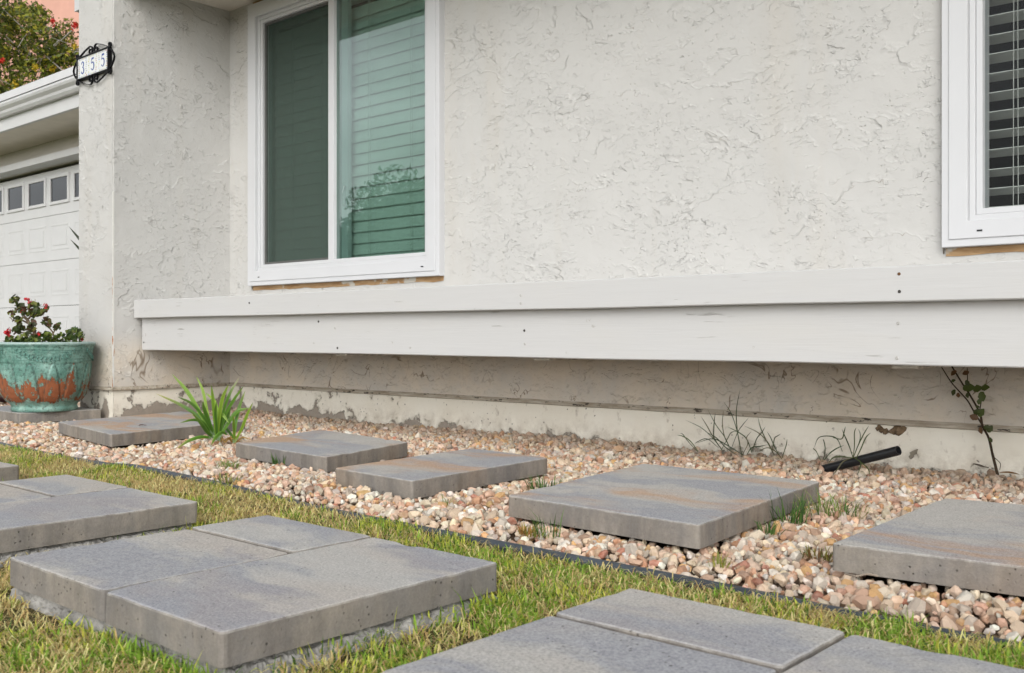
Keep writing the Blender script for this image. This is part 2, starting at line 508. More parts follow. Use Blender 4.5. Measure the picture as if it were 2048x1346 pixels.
def _bead():
    m = M('rusting_corner_bead')
    z = m.sep(m.obj)[2]
    n = m.noise(m.mapping(m.obj, (6, 6, 1)), 7, 5, .6)
    k = m.math('MULTIPLY', m.rng(n, .56, .60), m.rng(z, .45, .85, 1, .9))
    k = m.math('MULTIPLY', k, m.rng(z, .85, 1.0, 1, 0))
    c = m.mix(k, (.63, .62, .585), (.36, .12, .03))
    return m.done(m.bsdf(c, .85, None, .2))
MT['bead'] = _bead()
def _screen():
    m = M('insect_screen_mesh')
    tr = m.n('BsdfTransparent'); m.put(tr.inputs[0], (1, 1, 1))
    d = m.n('BsdfDiffuse'); m.put(d.inputs[0], (.078, .104, .088))
    mx = m.n('MixShader'); mx.inputs[0].default_value = .42
    m.put(mx.inputs[1], tr.outputs[0]); m.put(mx.inputs[2], d.outputs[0])
    return m.done(mx.outputs[0])
MT['screen'] = _screen()

# ================================================================== THE GROUND
def ground_mat():
    m = M('lawn_soil')
    n = m.noise(m.obj, 6, 6, .65)
    c = m.mix(m.rng(n, .35, .65), (.075, .06, .03), (.13, .115, .05))
    far = m.mix(m.noise(m.obj, .6, 5, .6), (.10, .12, .035), (.20, .19, .075))
    d = m.n('VectorMath', operation='LENGTH'); m.put(d.inputs[0], m.obj)
    c = m.mix(m.rng(d.outputs['Value'], 6, 9), c, far)
    return m.done(m.bsdf(c, .95, m.bump(m.noise(m.obj, 40, 5, .7), 1, .01), .1))
bm = bmesh.new()
N = 40
xs = np.concatenate([[-260, -120, -60, -30, -14], np.linspace(-8, 3, 12), [8, 20, 60, 120, 260]])
ys = np.concatenate([[-260, -120, -60, -30, -12, -5], np.linspace(-2, 4.5, 10), [8, 20, 60, 120, 260]])
gv = [[bm.verts.new((x, y, .014)) for x in xs] for y in ys]
for j in range(len(ys) - 1):
    for i in range(len(xs) - 1):
        bm.faces.new((gv[j][i], gv[j][i+1], gv[j+1][i+1], gv[j+1][i]))
lawn = tag(from_bm('lawn', bm, ground_mat()), kind='structure')

EDGE = [(-9.0, 1.99), (-6.6, 1.99), (-5.4, 1.99), (-4.494, 1.985), (-3.911, 1.955), (-3.73, 1.99), (-3.437, 1.975), (-3.046, 1.965), (-2.65, 1.932), (-2.348, 1.906), (-2.071, 1.885), (-1.803, 1.860), (-1.526, 1.850), (-1.248, 1.852), (-1.053, 1.857), (-0.80, 1.856), (-0.474, 1.855), (0.4, 1.86), (1.6, 1.87)]
EX = np.array([e[0] for e in EDGE]); EY = np.array([e[1] for e in EDGE])
def edge_y(x): return np.interp(x, EX, EY)
WALL_Y = 3.70

# slabs in the gravel: top corners FL, FR, BR, BL
GS = [
    [(-6.56, 2.44), (-5.847, 2.42), (-5.79, 2.872), (-6.51, 2.88)],
    [(-5.134, 2.316), (-4.32, 2.186), (-4.465, 2.985), (-5.30, 3.11)],
    [(-3.597, 2.353), (-2.928, 2.299), (-3.075, 2.84), (-3.79, 2.945)],
    [(-2.665, 2.127), (-2.253, 2.096), (-2.305, 2.815), (-2.727, 2.854)],
    [(-1.852, 2.083), (-1.226, 2.055), (-1.312, 2.905), (-1.955, 2.907)],
    [(-0.906, 2.061), (-0.27, 2.125), (-0.30, 2.90), (-0.927, 2.842)],
]
def in_quad(x, y, q, grow=0.0):
    """boolean mask for points within a convex CCW quad"""
    ok = np.ones(np.shape(x), bool)
    for i in range(4):
        (x0, y0), (x1, y1) = q[i], q[(i + 1) % 4]
        L = math.hypot(x1 - x0, y1 - y0)
        d = ((x1 - x0) * (y - y0) - (y1 - y0) * (x - x0)) / L
        ok &= d > -grow
    return ok

def gravel_h(x, y):
    """height of the gravel surface"""
    h = 0.046 + 0.010 * np.sin(x * 2.1 + 1) * np.sin(y * 3.7) + 0.022 * np.clip((y - 3.25) / .45, 0, 1)
    h = h + 0.012 * np.clip((x + 2.2) / 1.2, 0, 1) * np.clip((y - 3.2) / .4, 0, 1)
    h = h - 0.022 * np.clip(1 - (y - edge_y(x)) / .10, 0, 1)
    return h

def soil_mat():
    m = M('gravel_soil')
    n = m.noise(m.obj, 30, 6, .7)
    c = m.mix(m.rng(n, .3, .7), (.055, .038, .027), (.15, .105, .07))
    return m.done(m.bsdf(c, .95, m.bump(n, 1, .01), .1))
bm = bmesh.new()
gx = np.linspace(-9, 1.6, 90); T = np.linspace(0, 1, 26)
rows = []
for t in T:
    rows.append([bm.verts.new((x, edge_y(x) + (3.86 - edge_y(x)) * t if x > -6.2 else edge_y(x) + (4.5 - edge_y(x)) * t, 0)) for x in gx])
for r in rows:
    for v in r: v.co.z = max(.0165, float(gravel_h(v.co.x, v.co.y)) - .026)
for a, b in zip(rows, rows[1:]):
    for i in range(len(gx) - 1):
        bm.faces.new((a[i], a[i+1], b[i+1], b[i]))
gravel_bed = tag(from_bm('gravel_bed', bm, soil_mat(), smooth=True), kind='structure')

# ---- stones
def hull_shape(seed):
    """a crushed pebble: a rough ball with flats broken off"""
    r = random.Random(seed)
    bm = bmesh.new()
    bmesh.ops.create_icosphere(bm, subdivisions=1, radius=1.12)
    for _ in range(r.randint(5, 8)):
        nrm = Vector((r.gauss(0, 1), r.gauss(0, 1), r.gauss(0, 1))).normalized()
        ret = bmesh.ops.bisect_plane(bm, geom=bm.verts[:] + bm.edges[:] + bm.faces[:], plane_co=nrm * r.uniform(.50, .86), plane_no=nrm, clear_outer=True)
        ed = [e for e in ret['geom_cut'] if isinstance(e, bmesh.types.BMEdge)]
        if len(ed) > 2: bmesh.ops.contextual_create(bm, geom=ed)
    bmesh.ops.remove_doubles(bm, verts=bm.verts[:], dist=.13)
    bmesh.ops.recalc_face_normals(bm, faces=bm.faces[:])
    bmesh.ops.triangulate(bm, faces=bm.faces[:])
    sx, sy, sz = r.uniform(.95, 1.45), r.uniform(.80, 1.05), r.uniform(.62, .95)
    V = np.array([(v.co.x * sx, v.co.y * sy, v.co.z * sz) for v in bm.verts], np.float32)
    bm.verts.index_update()
    F = np.array([[v.index for v in f.verts] for f in bm.faces], np.int32)
    bm.free()
    return V, F
SHAPES = [hull_shape(100 + i) for i in range(26)]
PAL = np.array([(.76, .61, .46), (.82, .72, .58), (.70, .47, .34), (.74, .52, .38), (.62, .36, .21), (.84, .79, .70),
                (.74, .67, .58), (.60, .52, .44), (.72, .46, .20), (.50, .33, .22), (.76, .59, .46), (.62, .53, .44), (.54, .24, .15), (.80, .66, .50)])
PW = np.array([.15, .11, .10, .09, .07, .11, .08, .07, .065, .07, .06, .05, .02, .09]); PW = PW / PW.sum()
sp = 0.0182
GX, GY = np.meshgrid(np.arange(-8.2, 1.6, sp), np.arange(1.84, 4.3, sp))
px = GX.ravel() + rng.uniform(-.55, .55, GX.size) * sp
py = GY.ravel() + rng.uniform(-.55, .55, GX.size) * sp
keep = (py > edge_y(px) + .012) & ((py < WALL_Y - .01) | (px < -6.17))
keep &= ~((px > -6.16) & (px < -5.70) & (py > 2.90))
for q in GS: keep &= ~in_quad(px, py, q, -.035)
# thin what is far or outside the picture
zc = -px * S_ + py * C_; xc = px * C_ + py * S_
u = 1024 + FPX * xc / zc
keep &= (u > -260) & (u < 5200) & (zc > .2)
keep &= ~((px < -6.3) & (rng.random(px.size) < .3))
px, py, zc, u = px[keep], py[keep], zc[keep], u[keep]
n = len(px)
size = np.clip(rng.lognormal(math.log(.0100), .38, n), .0055, .0205)
pz = gravel_h(px, py) - .012 + rng.uniform(-.008, .009, n)
for q in GS:          # stones that run under a slab stay below it
    ins = in_quad(px, py, q, .012)
    pz[ins] = np.minimum(pz[ins], .040 - size[ins] * .9)
cidx = rng.choice(len(PAL), n, p=PW)
scol = PAL[cidx] ** 1.3 * rng.uniform(.66, 1.20, (n, 1)) * rng.uniform(.95, 1.05, (n, 3))
# dirt plus ledge shade painted into the colour of stones by the wall
dirt_shade = np.clip((py - 3.25) / .4, 0, 1) * rng.uniform(.40, .92, n)
scol = scol * (1 - dirt_shade[:, None]) + np.array([.27, .185, .12]) * dirt_shade[:, None]
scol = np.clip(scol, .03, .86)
shape = rng.integers(0, len(SHAPES), n)
def rot_mats(k):
    qn = rng.normal(size=(k, 4)); qn[:, 1:3] *= .55
    qn /= np.linalg.norm(qn, axis=1, keepdims=True)
    w, x, y, z = qn.T
    return np.stack([np.stack([1-2*(y*y+z*z), 2*(x*y-z*w), 2*(x*z+y*w)], -1), np.stack([2*(x*y+z*w), 1-2*(x*x+z*z), 2*(y*z-x*w)], -1), np.stack([2*(x*z-y*w), 2*(y*z+x*w), 1-2*(x*x+y*y)], -1)], 1)
ROT = rot_mats(n)
apparent = np.where((u > 0) & (u < 2048) & (669 + FPX * (EYE - pz) / zc < 1346), size / zc, 0)
near = np.zeros(n, bool); near[np.argsort(-apparent)[:300]] = True
Vs, Fs, Cs, off = [], [], [], 0
for k, (V, F) in enumerate(SHAPES):
    ids = np.where((shape == k) & ~near)[0]
    if not len(ids): continue
    W = np.einsum('nij,vj->nvi', ROT[ids], V) * size[ids, None, None] + np.stack([px[ids], py[ids], pz[ids]], -1)[:, None, :]
    Vs.append(W.reshape(-1, 3)); Cs.append(np.repeat(scol[ids], len(V), 0))
    Fs.append((F[None] + (off + np.arange(len(ids)) * len(V))[:, None, None]).reshape(-1, 3)); off += len(ids) * len(V)
Cc = np.concatenate(Cs); Cc = np.concatenate([Cc, np.ones((len(Cc), 1))], 1)
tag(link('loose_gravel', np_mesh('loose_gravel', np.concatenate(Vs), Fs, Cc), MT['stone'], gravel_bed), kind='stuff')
# the nearest 300, one by one: shared meshes, a few colours each
VAR = {}
for i in np.where(near)[0]:
    key = (int(shape[i]), int(cidx[i]))
    if key not in VAR:
        V, F = SHAPES[key[0]]
        c = np.concatenate([np.repeat(np.clip(PAL[key[1]][None] ** 1.3 * rng.uniform(.78, 1.16), .03, .86), len(V), 0), np.ones((len(V), 1))], 1)
        VAR[key] = np_mesh('stone', V, [F], c)
        VAR[key].materials.append(MT['stone'])
    o = link('stone', VAR[key], None, gravel_bed)
    o.matrix_local = Matrix.LocRotScale(Vector((px[i], py[i], pz[i])), Matrix(ROT[i].tolist()).to_quaternion(), Vector((size[i],) * 3))

# ------------------------------------------------------------------ driveway in front of the garage
bm = bmesh.new()
add_prism_x(bm, [(3.75, 0.01), (4.1, .20), (4.86, .355), (4.86, 0.01)], -16, -6.16)
tag(from_bm('driveway', bm, plain('driveway_concrete', (.36, .35, .33), .9, .2, .12, 3, .002)), kind='structure')
# hillside behind the garage
bm = bmesh.new()
hx = np.linspace(-62, 12, 30); hy = np.linspace(10.4, 60, 24)
hv = [[bm.verts.new((x, y, min(11, max(-.2, (y - 10.4) * 1.25 - .2 if y < 15 else 5.6 + (y - 15) * .15)) + .5 * math.sin(x * .5) * math.sin(y * .4))) for x in hx] for y in hy]
for a, b in zip(hv, hv[1:]):
    for i in range(len(hx) - 1): bm.faces.new((a[i], a[i+1], b[i+1], b[i]))
tag(from_bm('hillside', bm, plain('dry_hillside', (.12, .11, .05), .95, .1, .35, 2, .01), smooth=True), kind='structure')

# ================================================================== THE HOUSE
house = tag(empty('house', (-2, WALL_Y, 0)), 'white stucco house wall with a corner pillar, two white windows and a low wooden ledge', 'house')
HO = Vector((-2, WALL_Y, 0))
def hp(o):
    """parent a part built in world space to the house"""
    o.parent = house
    o.matrix_parent_inverse = Matrix.Translation(-HO)
    return o
XL, XR, ZT, ZB = -5.714, 2.6, 2.66, .232
W1 = (-5.455, -3.729, .857, 2.63)
W2 = (-1.204, .522, .857, 2.63)
def wall_holes(bm, x0, x1, z0, z1, y0, y1, holes):
    xs = sorted({x0, x1, *[h[0] for h in holes], *[h[1] for h in holes]})
    zs = sorted({z0, z1, *[h[2] for h in holes], *[h[3] for h in holes]})
    vf = {}; vb = {}
    for x in xs:
        for z in zs:
            vf[x, z] = bm.verts.new((x, y0, z)); vb[x, z] = bm.verts.new((x, y1, z))
    solid = lambda i, j: 0 <= i < len(xs) - 1 and 0 <= j < len(zs) - 1 and not any(h[0] <= xs[i] < h[1] and h[2] <= zs[j] < h[3] for h in holes)
    for i in range(len(xs) - 1):
        for j in range(len(zs) - 1):
            if not solid(i, j): continue
            a, b, c, d = (xs[i], zs[j]), (xs[i+1], zs[j]), (xs[i+1], zs[j+1]), (xs[i], zs[j+1])
            bm.faces.new((vf[a], vf[b], vf[c], vf[d])); bm.faces.new((vb[d], vb[c], vb[b], vb[a]))
            for (p, q, ni, nj) in ((a, b, i, j - 1), (b, c, i + 1, j), (c, d, i, j + 1), (d, a, i - 1, j)):
                if not solid(ni, nj): bm.faces.new((vf[q], vf[p], vb[p], vb[q]))
def hole(w, d=.05): return (w[0] + d, w[1] - d, w[2] + d, w[3] - d)
bm = bmesh.new()
wall_holes(bm, XL, XR, ZB, ZT, WALL_Y, WALL_Y + .16, [hole(W1), hole(W2)])
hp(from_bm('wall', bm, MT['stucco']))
# the pillar, its rusting corner bead
bm = bmesh.new()
add_box(bm, -6.155, -5.714, 2.904, 4.88, ZB, 2.90)
bmesh.ops.bevel(bm, geom=[e for e in bm.edges if abs(e.verts[0].co.z - e.verts[1].co.z) > 1], offset=.006, segments=3, affect='EDGES')
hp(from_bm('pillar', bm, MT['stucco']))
bm = bmesh.new()
zz = np.linspace(.24, 1.4, 60)
bl = []
for z in zz:
    j = .0022 * mnoise.noise((0, 0, z * 40)); d = .0075 + .004 * mnoise.noise((3, 0, z * 25))
    bl.append([bm.verts.new((-5.714 - d, 2.9028, z)), bm.verts.new((-5.7145 + .0012, 2.9028 + j * .3, z)), bm.verts.new((-5.7128, 2.904 + d, z))])
for a, b in zip(bl, bl[1:]):
    for i in (0, 1): bm.faces.new((a[i], a[i+1], b[i+1], b[i]))
hp(from_bm('corner_bead', bm, MT['bead']))
# foundation under the wall and the pillar: a slightly uneven face
def uneven_face(bm, p0, p1, z0, z1, nrm, amp=.003, nx=90, nz=8):
    p0, p1 = Vector(p0), Vector(p1)
    g = []
    for j in range(nz):
        z = z0 + (z1 - z0) * j / (nz - 1)
        r = []
        for i in range(nx):
            p = p0.lerp(p1, i / (nx - 1))
            d = amp * mnoise.noise((p.x * 6, p.y * 6, z * 9)) + amp * .6 * mnoise.noise((p.x * 19, p.y * 19, z * 23))
            r.append(bm.verts.new((p.x + nrm[0] * d, p.y + nrm[1] * d, z)))
        g.append(r)
    for a, b in zip(g, g[1:]):
        for i in range(nx - 1): bm.faces.new((a[i], a[i+1], b[i+1], b[i]))
bm = bmesh.new()
uneven_face(bm, (XL, WALL_Y + .006, 0), (XR, WALL_Y + .006, 0), -.03, ZB - .004, (0, -1))
add_box(bm, XL - .3, XR, WALL_Y + .03, WALL_Y + .15, -.03, ZB - .008)
uneven_face(bm, (-6.147, 2.911, 0), (-5.722, 2.911, 0), -.03, ZB - .006, (0, -1), nx=24)
uneven_face(bm, (-5.722, 2.911, 0), (-5.722, WALL_Y + .02, 0), -.03, ZB - .006, (1, 0), nx=40)
uneven_face(bm, (-6.147, 4.88, 0), (-6.147, 2.911, 0), -.03, ZB - .006, (-1, 0), nx=30)
hp(from_bm('foundation', bm, MT['found'], smooth=True))
# weep screed: a dirty metal drip edge
bm = bmesh.new()
def screed_run(p0, p1, nrm, n_):
    p0, p1 = Vector((*p0, 0)), Vector((*p1, 0)); nv = Vector((*nrm, 0))
    prof = [(.0005, ZB + .006), (.010, ZB - .006), (.0115, ZB - .014), (-.002, ZB - .017)]
    rows = []
    for i in range(n_):
        p = p0.lerp(p1, i / (n_ - 1)); w = .002 * mnoise.noise((p.x * 3, p.y * 3, 5)); e = .0035 * abs(mnoise.noise((p.x * 23, p.y * 23, 2)))
        rows.append([bm.verts.new((p.x + nv.x * d, p.y + nv.y * d, z + w + (e if k == 0 else 0))) for k, (d, z) in enumerate(prof)])
    for a, b in zip(rows, rows[1:]):
        for k in range(3): bm.faces.new((a[k], a[k+1], b[k+1], b[k]))
screed_run((XL, WALL_Y), (XR, WALL_Y), (0, -1), 160)
screed_run((-5.714, 2.89), (-5.714, WALL_Y), (1, 0), 40)
screed_run((-6.16, 2.904), (-5.70, 2.904), (0, -1), 24)
hp(from_bm('weep_screed', bm, MT['screed']))
# broken-out patch in the foundation by the pipe
bm = bmesh.new()
for k in range(14):
    cx = -1.45 + .105 * random.random(); cz = .190 + .016 * random.random(); s = random.uniform(.008, .016)
    r = bmesh.ops.create_icosphere(bm, subdivisions=1, radius=s, matrix=Matrix.Translation((cx, WALL_Y + .004, cz)))
    for v in r['verts']: v.co += Vector((random.uniform(-.4, .4), random.uniform(-.2, .3), random.uniform(-.3, .3))) * s
hp(from_bm('broken_patch', bm, plain('raw_mortar', (.17, .12, .075), .95, .1, .5, 60, .003)))
# soffit, eave board, roof
bm = bmesh.new()
add_box(bm, -6.30, XR, 2.99, 3.72, ZT, ZT + .03)
hp(from_bm('soffit', bm, MT['soffit']))
hp(box('eave_board', -6.30, XR, 2.945, 2.99, 2.60, 2.80, MT['white'], None, .004))
bm = bmesh.new()
add_prism_x(bm, [(2.90, 2.80), (2.90, 2.84), (7.6, 4.3), (7.6, 4.24)], -6.35, XR)
hp(from_bm('roof', bm, plain('roof_shingle', (.22, .19, .17), .9, .2, .25, 9, .004)))
# the rooms behind the windows
bm = bmesh.new()
for (a, b) in ((-5.70, -2.9), (-1.9, 1.4)): add_box(bm, a, b, WALL_Y + .161, 6.6, .3, 2.75)
for f in [f for f in bm.faces if abs(f.calc_center_median().y - (WALL_Y + .161)) < 1e-4]:
    # front of each room: open
    bm.faces.remove(f)
room = from_bm('room_interior', bm, MT['dark_room'])
hp(room)
room.data.flip_normals()

def window(w, two_lights, glass_mat):
    x0, x1, z0, z1 = w
    bm = bmesh.new()
    add_ring(bm, x0, x1, z0, z1, .088, WALL_Y - .040, WALL_Y + .012)
    add_ring(bm, x0 + .026, x1 - .026, z0 + .026, z1 - .026, .062, WALL_Y - .046, WALL_Y - .0405)   # raised inner band of the casing
    win = hp(from_bm('window', bm, MT['vinyl']))
    bm = bmesh.new()
    add_ring(bm, x0 + .0885, x1 - .0885, z0 + .0885, z1 - .0885, .020, WALL_Y - .026, WALL_Y + .06)
    add_ring(bm, x0 + .109, x1 - .109, z0 + .109, z1 - .109, .021, WALL_Y - .018, WALL_Y + .06)
    f = from_bm('frame', bm, MT['vinyl']); f.parent = win
    # slots in the bottom casing
    for q in (x0 + .12, x1 - .13):
        s = box('weep_slot', q, q + .018, WALL_Y - .0475, WALL_Y - .0455, z0 + .048, z0 + .054, MT['black_plastic']); s.parent = win
    gx0, gx1, gz0, gz1 = x0 + .13, x1 - .13, z0 + .13, z1 - .13
    if two_lights:
        ms = box('meeting_stile', -4.672, -4.622, WALL_Y - .018, WALL_Y + .05, gz0, gz1, MT['vinyl'], None, .002); ms.parent = win
        g1 = box('pane', -4.6215, gx1 - .0005, WALL_Y + .004, WALL_Y + .007, gz0, gz1, glass_mat); g1.parent = win
        g2 = box('pane', gx0 + .0005, -4.6725, WALL_Y + .030, WALL_Y + .033, gz0, gz1, glass_mat); g2.parent = win
        st = box('inner_stile', -4.600, -4.545, WALL_Y + .022, WALL_Y + .052, gz0, gz1, MT['vinyl'], None, .002); st.parent = win
        # latch on the inner stile
        bm = bmesh.new()
        add_box(bm, -4.588, -4.560, WALL_Y + .012, WALL_Y + .0215, 1.30, 1.40); add_tube(bm, [(-4.574, WALL_Y + .011, 1.37), (-4.556, WALL_Y + .010, 1.41)], .005, 6)
        l = from_bm('latch', bm, MT['vinyl']); l.parent = win
        sc = box('insect_screen', gx0 + .014, -4.676, WALL_Y + .0055, WALL_Y + .0065, gz0 + .012, gz1 - .014, MT['screen']); sc.parent = win
        bm = bmesh.new()
        add_ring(bm, gx0 + .0005, -4.6725, gz0 + .0005, gz1 - .0005, .014, WALL_Y - .004, WALL_Y + .012)
        sf = from_bm('screen_frame', bm, plain('screen_frame_grey', (.10, .10, .095), .5)); sf.parent = win
    else:
        g1 = box('pane', gx0 + .0005, gx1 - .0005, WALL_Y + .010, WALL_Y + .013, gz0, gz1, glass_mat); g1.parent = win
    # bare wood in the gap where the old frame stood
    nseg = 46
    for (za, zb, amp) in ((z0 - .028, z0 - .0005, .006), (z1 + .0005, z1 + .029, .002)):
        bm = bmesh.new(); top = []; bot = []
        for i in range(nseg):
            x = x0 + .003 + (x1 - x0 - .006) * i / (nseg - 1)
            j = amp * mnoise.noise((x * 14, za * 9, 1))
            lo, hi = (za + j, zb) if za < z0 else (za, zb)
            top.append(bm.verts.new((x, WALL_Y - .0035, hi))); bot.append(bm.verts.new((x, WALL_Y - .0035, lo)))
        for i in range(nseg - 1): bm.faces.new((bot[i], bot[i+1], top[i+1], top[i]))
        rw = from_bm('bare_wood_strip', bm, MT['rawwood']); rw.parent = win
    # caulk and raw stucco line down the left side
    bm = bmesh.new(); a = []
    for i in range(80):
        z = z0 - .02 + (z1 - z0 + .02) * i / 79
        d = .010 + .006 * mnoise.noise((7, x0, z * 16))
        a.append((bm.verts.new((x0 - d, WALL_Y - .0012, z)), bm.verts.new((x0 - .0005, WALL_Y - .007, z))))
    for p, q in zip(a, a[1:]): bm.faces.new((p[0], p[1], q[1], q[0]))
    ck = from_bm('caulk_line', bm, plain('grimy_caulk', (.27, .235, .19), .8, .2, .6, 25, .002)); ck.parent = win
    return win
window(W1, True, MT['glass_green'])
window(W2, False, MT['glass_clear'])

# the low ledge: cap board over a fascia board, on joists
ledge = hp(empty('ledge', (-2, 3.05, .45)))
ledge.matrix_parent_inverse = Matrix.Translation(-HO)
LI = Matrix.Translation((2, -3.05, -.45))
def lp(o):
    o.parent = ledge; o.matrix_parent_inverse = LI; return o
def board(name, x0, x1, y0, y1, z0, z1, amp):
    bm = bmesh.new()
    nx = 60; rings = []
    e = .0035
    prof = [(y0, z0 + e), (y0 + e, z0), (y1, z0), (y1, z1), (y0 + e, z1), (y0, z1 - e)]
    for i in range(nx):
        x = x0 + (x1 - x0) * i / (nx - 1)
        r = []
        for k, (y, z) in enumerate(prof):
            top = k >= 3
            r.append(bm.verts.new((x, y + amp * .6 * mnoise.noise((x * .8, 3, 0)), z + amp * mnoise.noise((x * 1.3, 9 if top else 4, z)) + .0008 * mnoise.noise((x * 30, k, 1)))))
        rings.append(r)
    for a, b in zip(rings, rings[1:]):
        for k in range(6): bm.faces.new((a[k], a[(k+1) % 6], b[(k+1) % 6], b[k]))
    bm.faces.new(rings[0]); bm.faces.new(rings[-1][::-1])
    return lp(from_bm(name, bm, MT['wood']))
board('cap_board', -5.700, XR, 3.030, 3.072, .649, .757, .0025)
board('fascia_board', -5.688, XR, 3.075, 3.115, .457, .690, .003)
lp(box('deck_board', -5.688, XR, 3.1155, WALL_Y - .005, .69, .72, MT['wood']))
JX = (-3.86, -2.59, -1.135, .1, 1.4)
jm = bpy.data.meshes.new('joist')
bm = bmesh.new()
add_box(bm, -.042, .042, 0, .574, 0, .243)
bmesh.ops.bevel(bm, geom=bm.edges[:], offset=.004, segments=1, affect='EDGES'); bm.to_mesh(jm); bm.free()
jm.materials.append(plain('flaking_paint_joist', (.50, .47, .41), .85, .2, .5, 22, .003))
for x in JX:
    o = link('joist', jm); lp(o); o.location = (x, 3.1165, .445)
# nails
nm = []
for (nmn, col) in (('rusty', (.13, .065, .03)), ('painted', (.42, .41, .39)), ('dark', (.05, .045, .04))):
    bm = bmesh.new()
    bmesh.ops.create_cone(bm, cap_ends=True, segments=10, radius1=.0062, radius2=.0046, depth=.004, matrix=Matrix.Rotation(R(90), 4, 'X'))
    me = bpy.data.meshes.new('nail_head'); bm.to_mesh(me); bm.free()
    me.materials.append(plain('nail_' + nmn, col, .7, .3, .4, 300))
    nm.append(me)
for (x, z, y, k) in ((-1.12, .732, 3.0305, 0), (-1.119, .679, 3.0305, 2), (-2.623, .706, 3.0305, 1), (-2.623, .674, 3.0305, 1), (-4.501, .715, 3.0305, 2),
                     (-1.14, .584, 3.0745, 1), (-1.143, .478, 3.0745, 1), (-2.642, .566, 3.0745, 2), (-2.639, .512, 3.0745, 1),
                     (-3.83, .485, 3.0745, 2), (-3.977, .614, 3.0745, 2), (-5.667, .502, 3.0745, 2), (-3.849, .581, 3.0745, 1)):
    o = link('nail_head', nm[k]); lp(o); o.location = (x, y, z)

# ---- blinds: things of their own, hanging inside the windows
def blind(x0, x1, z0, z1, y, pitch, tilt, depth, label, cords, chord_y):
    t = tag(empty('window_blind', ((x0 + x1) / 2, y, z0)), label, 'blind')
    w = (x1 - x0) / 2
    bm = bmesh.new()
    prof = []
    for k in range(5):
        s = -1 + k * .5
        prof.append((s * depth / 2, .0035 * (1 - s * s)))
    full = [(a, b + .0014) for a, b in prof] + [(a, b - .0014) for a, b in prof[::-1]]
    add_prism_x(bm, full, -w, w)
    me = bpy.data.meshes.new('slat'); bmesh.ops.recalc_face_normals(bm, faces=bm.faces[:]); bm.to_mesh(me); bm.free()
    me.materials.append(MT['blind'])
    k = 0; z = .03
    while z < z1 - z0 - .05:
        o = link('slat', me, None, t, (random.uniform(-.002, .002), 0, z))
        o.rotation_euler = (R(tilt + random.uniform(-2.5, 2.5)), R(random.uniform(-.12, .12)), 0)
        z += pitch; k += 1
    box('head_rail', -w, w, -.03, .03, z1 - z0 - .045, z1 - z0, MT['blind'], t, .003)
    box('bottom_rail', -w, w, -.026, .026, .0, .018, MT['blind'], t, .003)
    for cx in cords:
        bm = bmesh.new()
        for dx in (-.008, .008):
            add_tube(bm, [(cx - (x0 + x1) / 2 + dx, chord_y, 0.01), (cx - (x0 + x1) / 2 + dx * .6, chord_y, (z1 - z0) - .02)], .0014, 5)
        from_bm('ladder_cord', bm, MT['cord'], t)
    return t
blind(W1[0] + .105, W1[1] - .105, W1[2] + .10, W1[3] - .09, WALL_Y + .100, .0655, 77, .078,
      'closed slatted blind behind the green tinted glass of the sliding window', (-5.12, -4.83, -4.40, -4.05), -.038)
blind(W2[0] + .105, W2[1] - .105, W2[2] + .10, W2[3] - .09, WALL_Y + .085, .0672, -14, .066,
      'white slatted blind tilted open over a dark room in the right-hand window', (-.985, -.45, .3), -.036)

# ================================================================== THE GARAGE beyond the pillar
garage = tag(empty('garage', (-11, 4.9, 0)), 'garage with white panelled roller door, small glazed panes and a white gutter', 'garage')
GO = Vector((-11, 4.9, 0))
def gp(o, parent=None):
    o.parent = parent or garage
    o.matrix_parent_inverse = Matrix.Translation(-GO)
    return o
bm = bmesh.new()
wall_holes(bm, -17, -6.16, .0, 2.66, 4.90, 5.05, [(-15.6, -8.9, .0, 2.385)])
gp(from_bm('wall', bm, MT['stucco_soft']))
bm = bmesh.new()
add_box(bm, -15.75, -8.75, 4.72, 4.899, 2.386, 2.455)
gp(from_bm('header_trim', bm, MT['white']))
bm = bmesh.new(); add_box(bm, -17, -6.16, 4.34, 4.899, 2.661, 2.70); gp(from_bm('soffit', bm, MT['soffit']))
gp(box('fascia_board', -17, -6.16, 4.30, 4.339, 2.65, 2.93, MT['white'], None, .004))
bm = bmesh.new()
add_prism_x(bm, [(4.298, 2.775), (4.255, 2.775), (4.235, 2.80), (4.228, 2.825), (4.200, 2.85), (4.190, 2.872), (4.190, 2.892), (4.199, 2.892), (4.199, 2.878), (4.215, 2.85), (4.290, 2.79), (4.298, 2.89)], -17, -6.16)
gp(from_bm('gutter', bm, MT['white']))
bm = bmesh.new()
add_prism_x(bm, [(4.33, 2.985), (9.8, 3.35), (9.8, 3.42), (4.315, 3.05), (4.30, 2.965)], -17.2, -6.36)
gp(from_bm('roof', bm, MT['white']))
bm = bmesh.new(); add_box(bm, -17, -6.36, 4.345, 9.7, 2.90, 2.945); gp(from_bm('roof_deck', bm, plain('weathered_roof_deck', (.085, .06, .045), .9, .2, .3, 12)))
bm = bmesh.new(); add_box(bm, -17, -6.16, 5.06, 9.6, 0, 2.66); gp(from_bm('rear_wall', bm, MT['dark_room']))
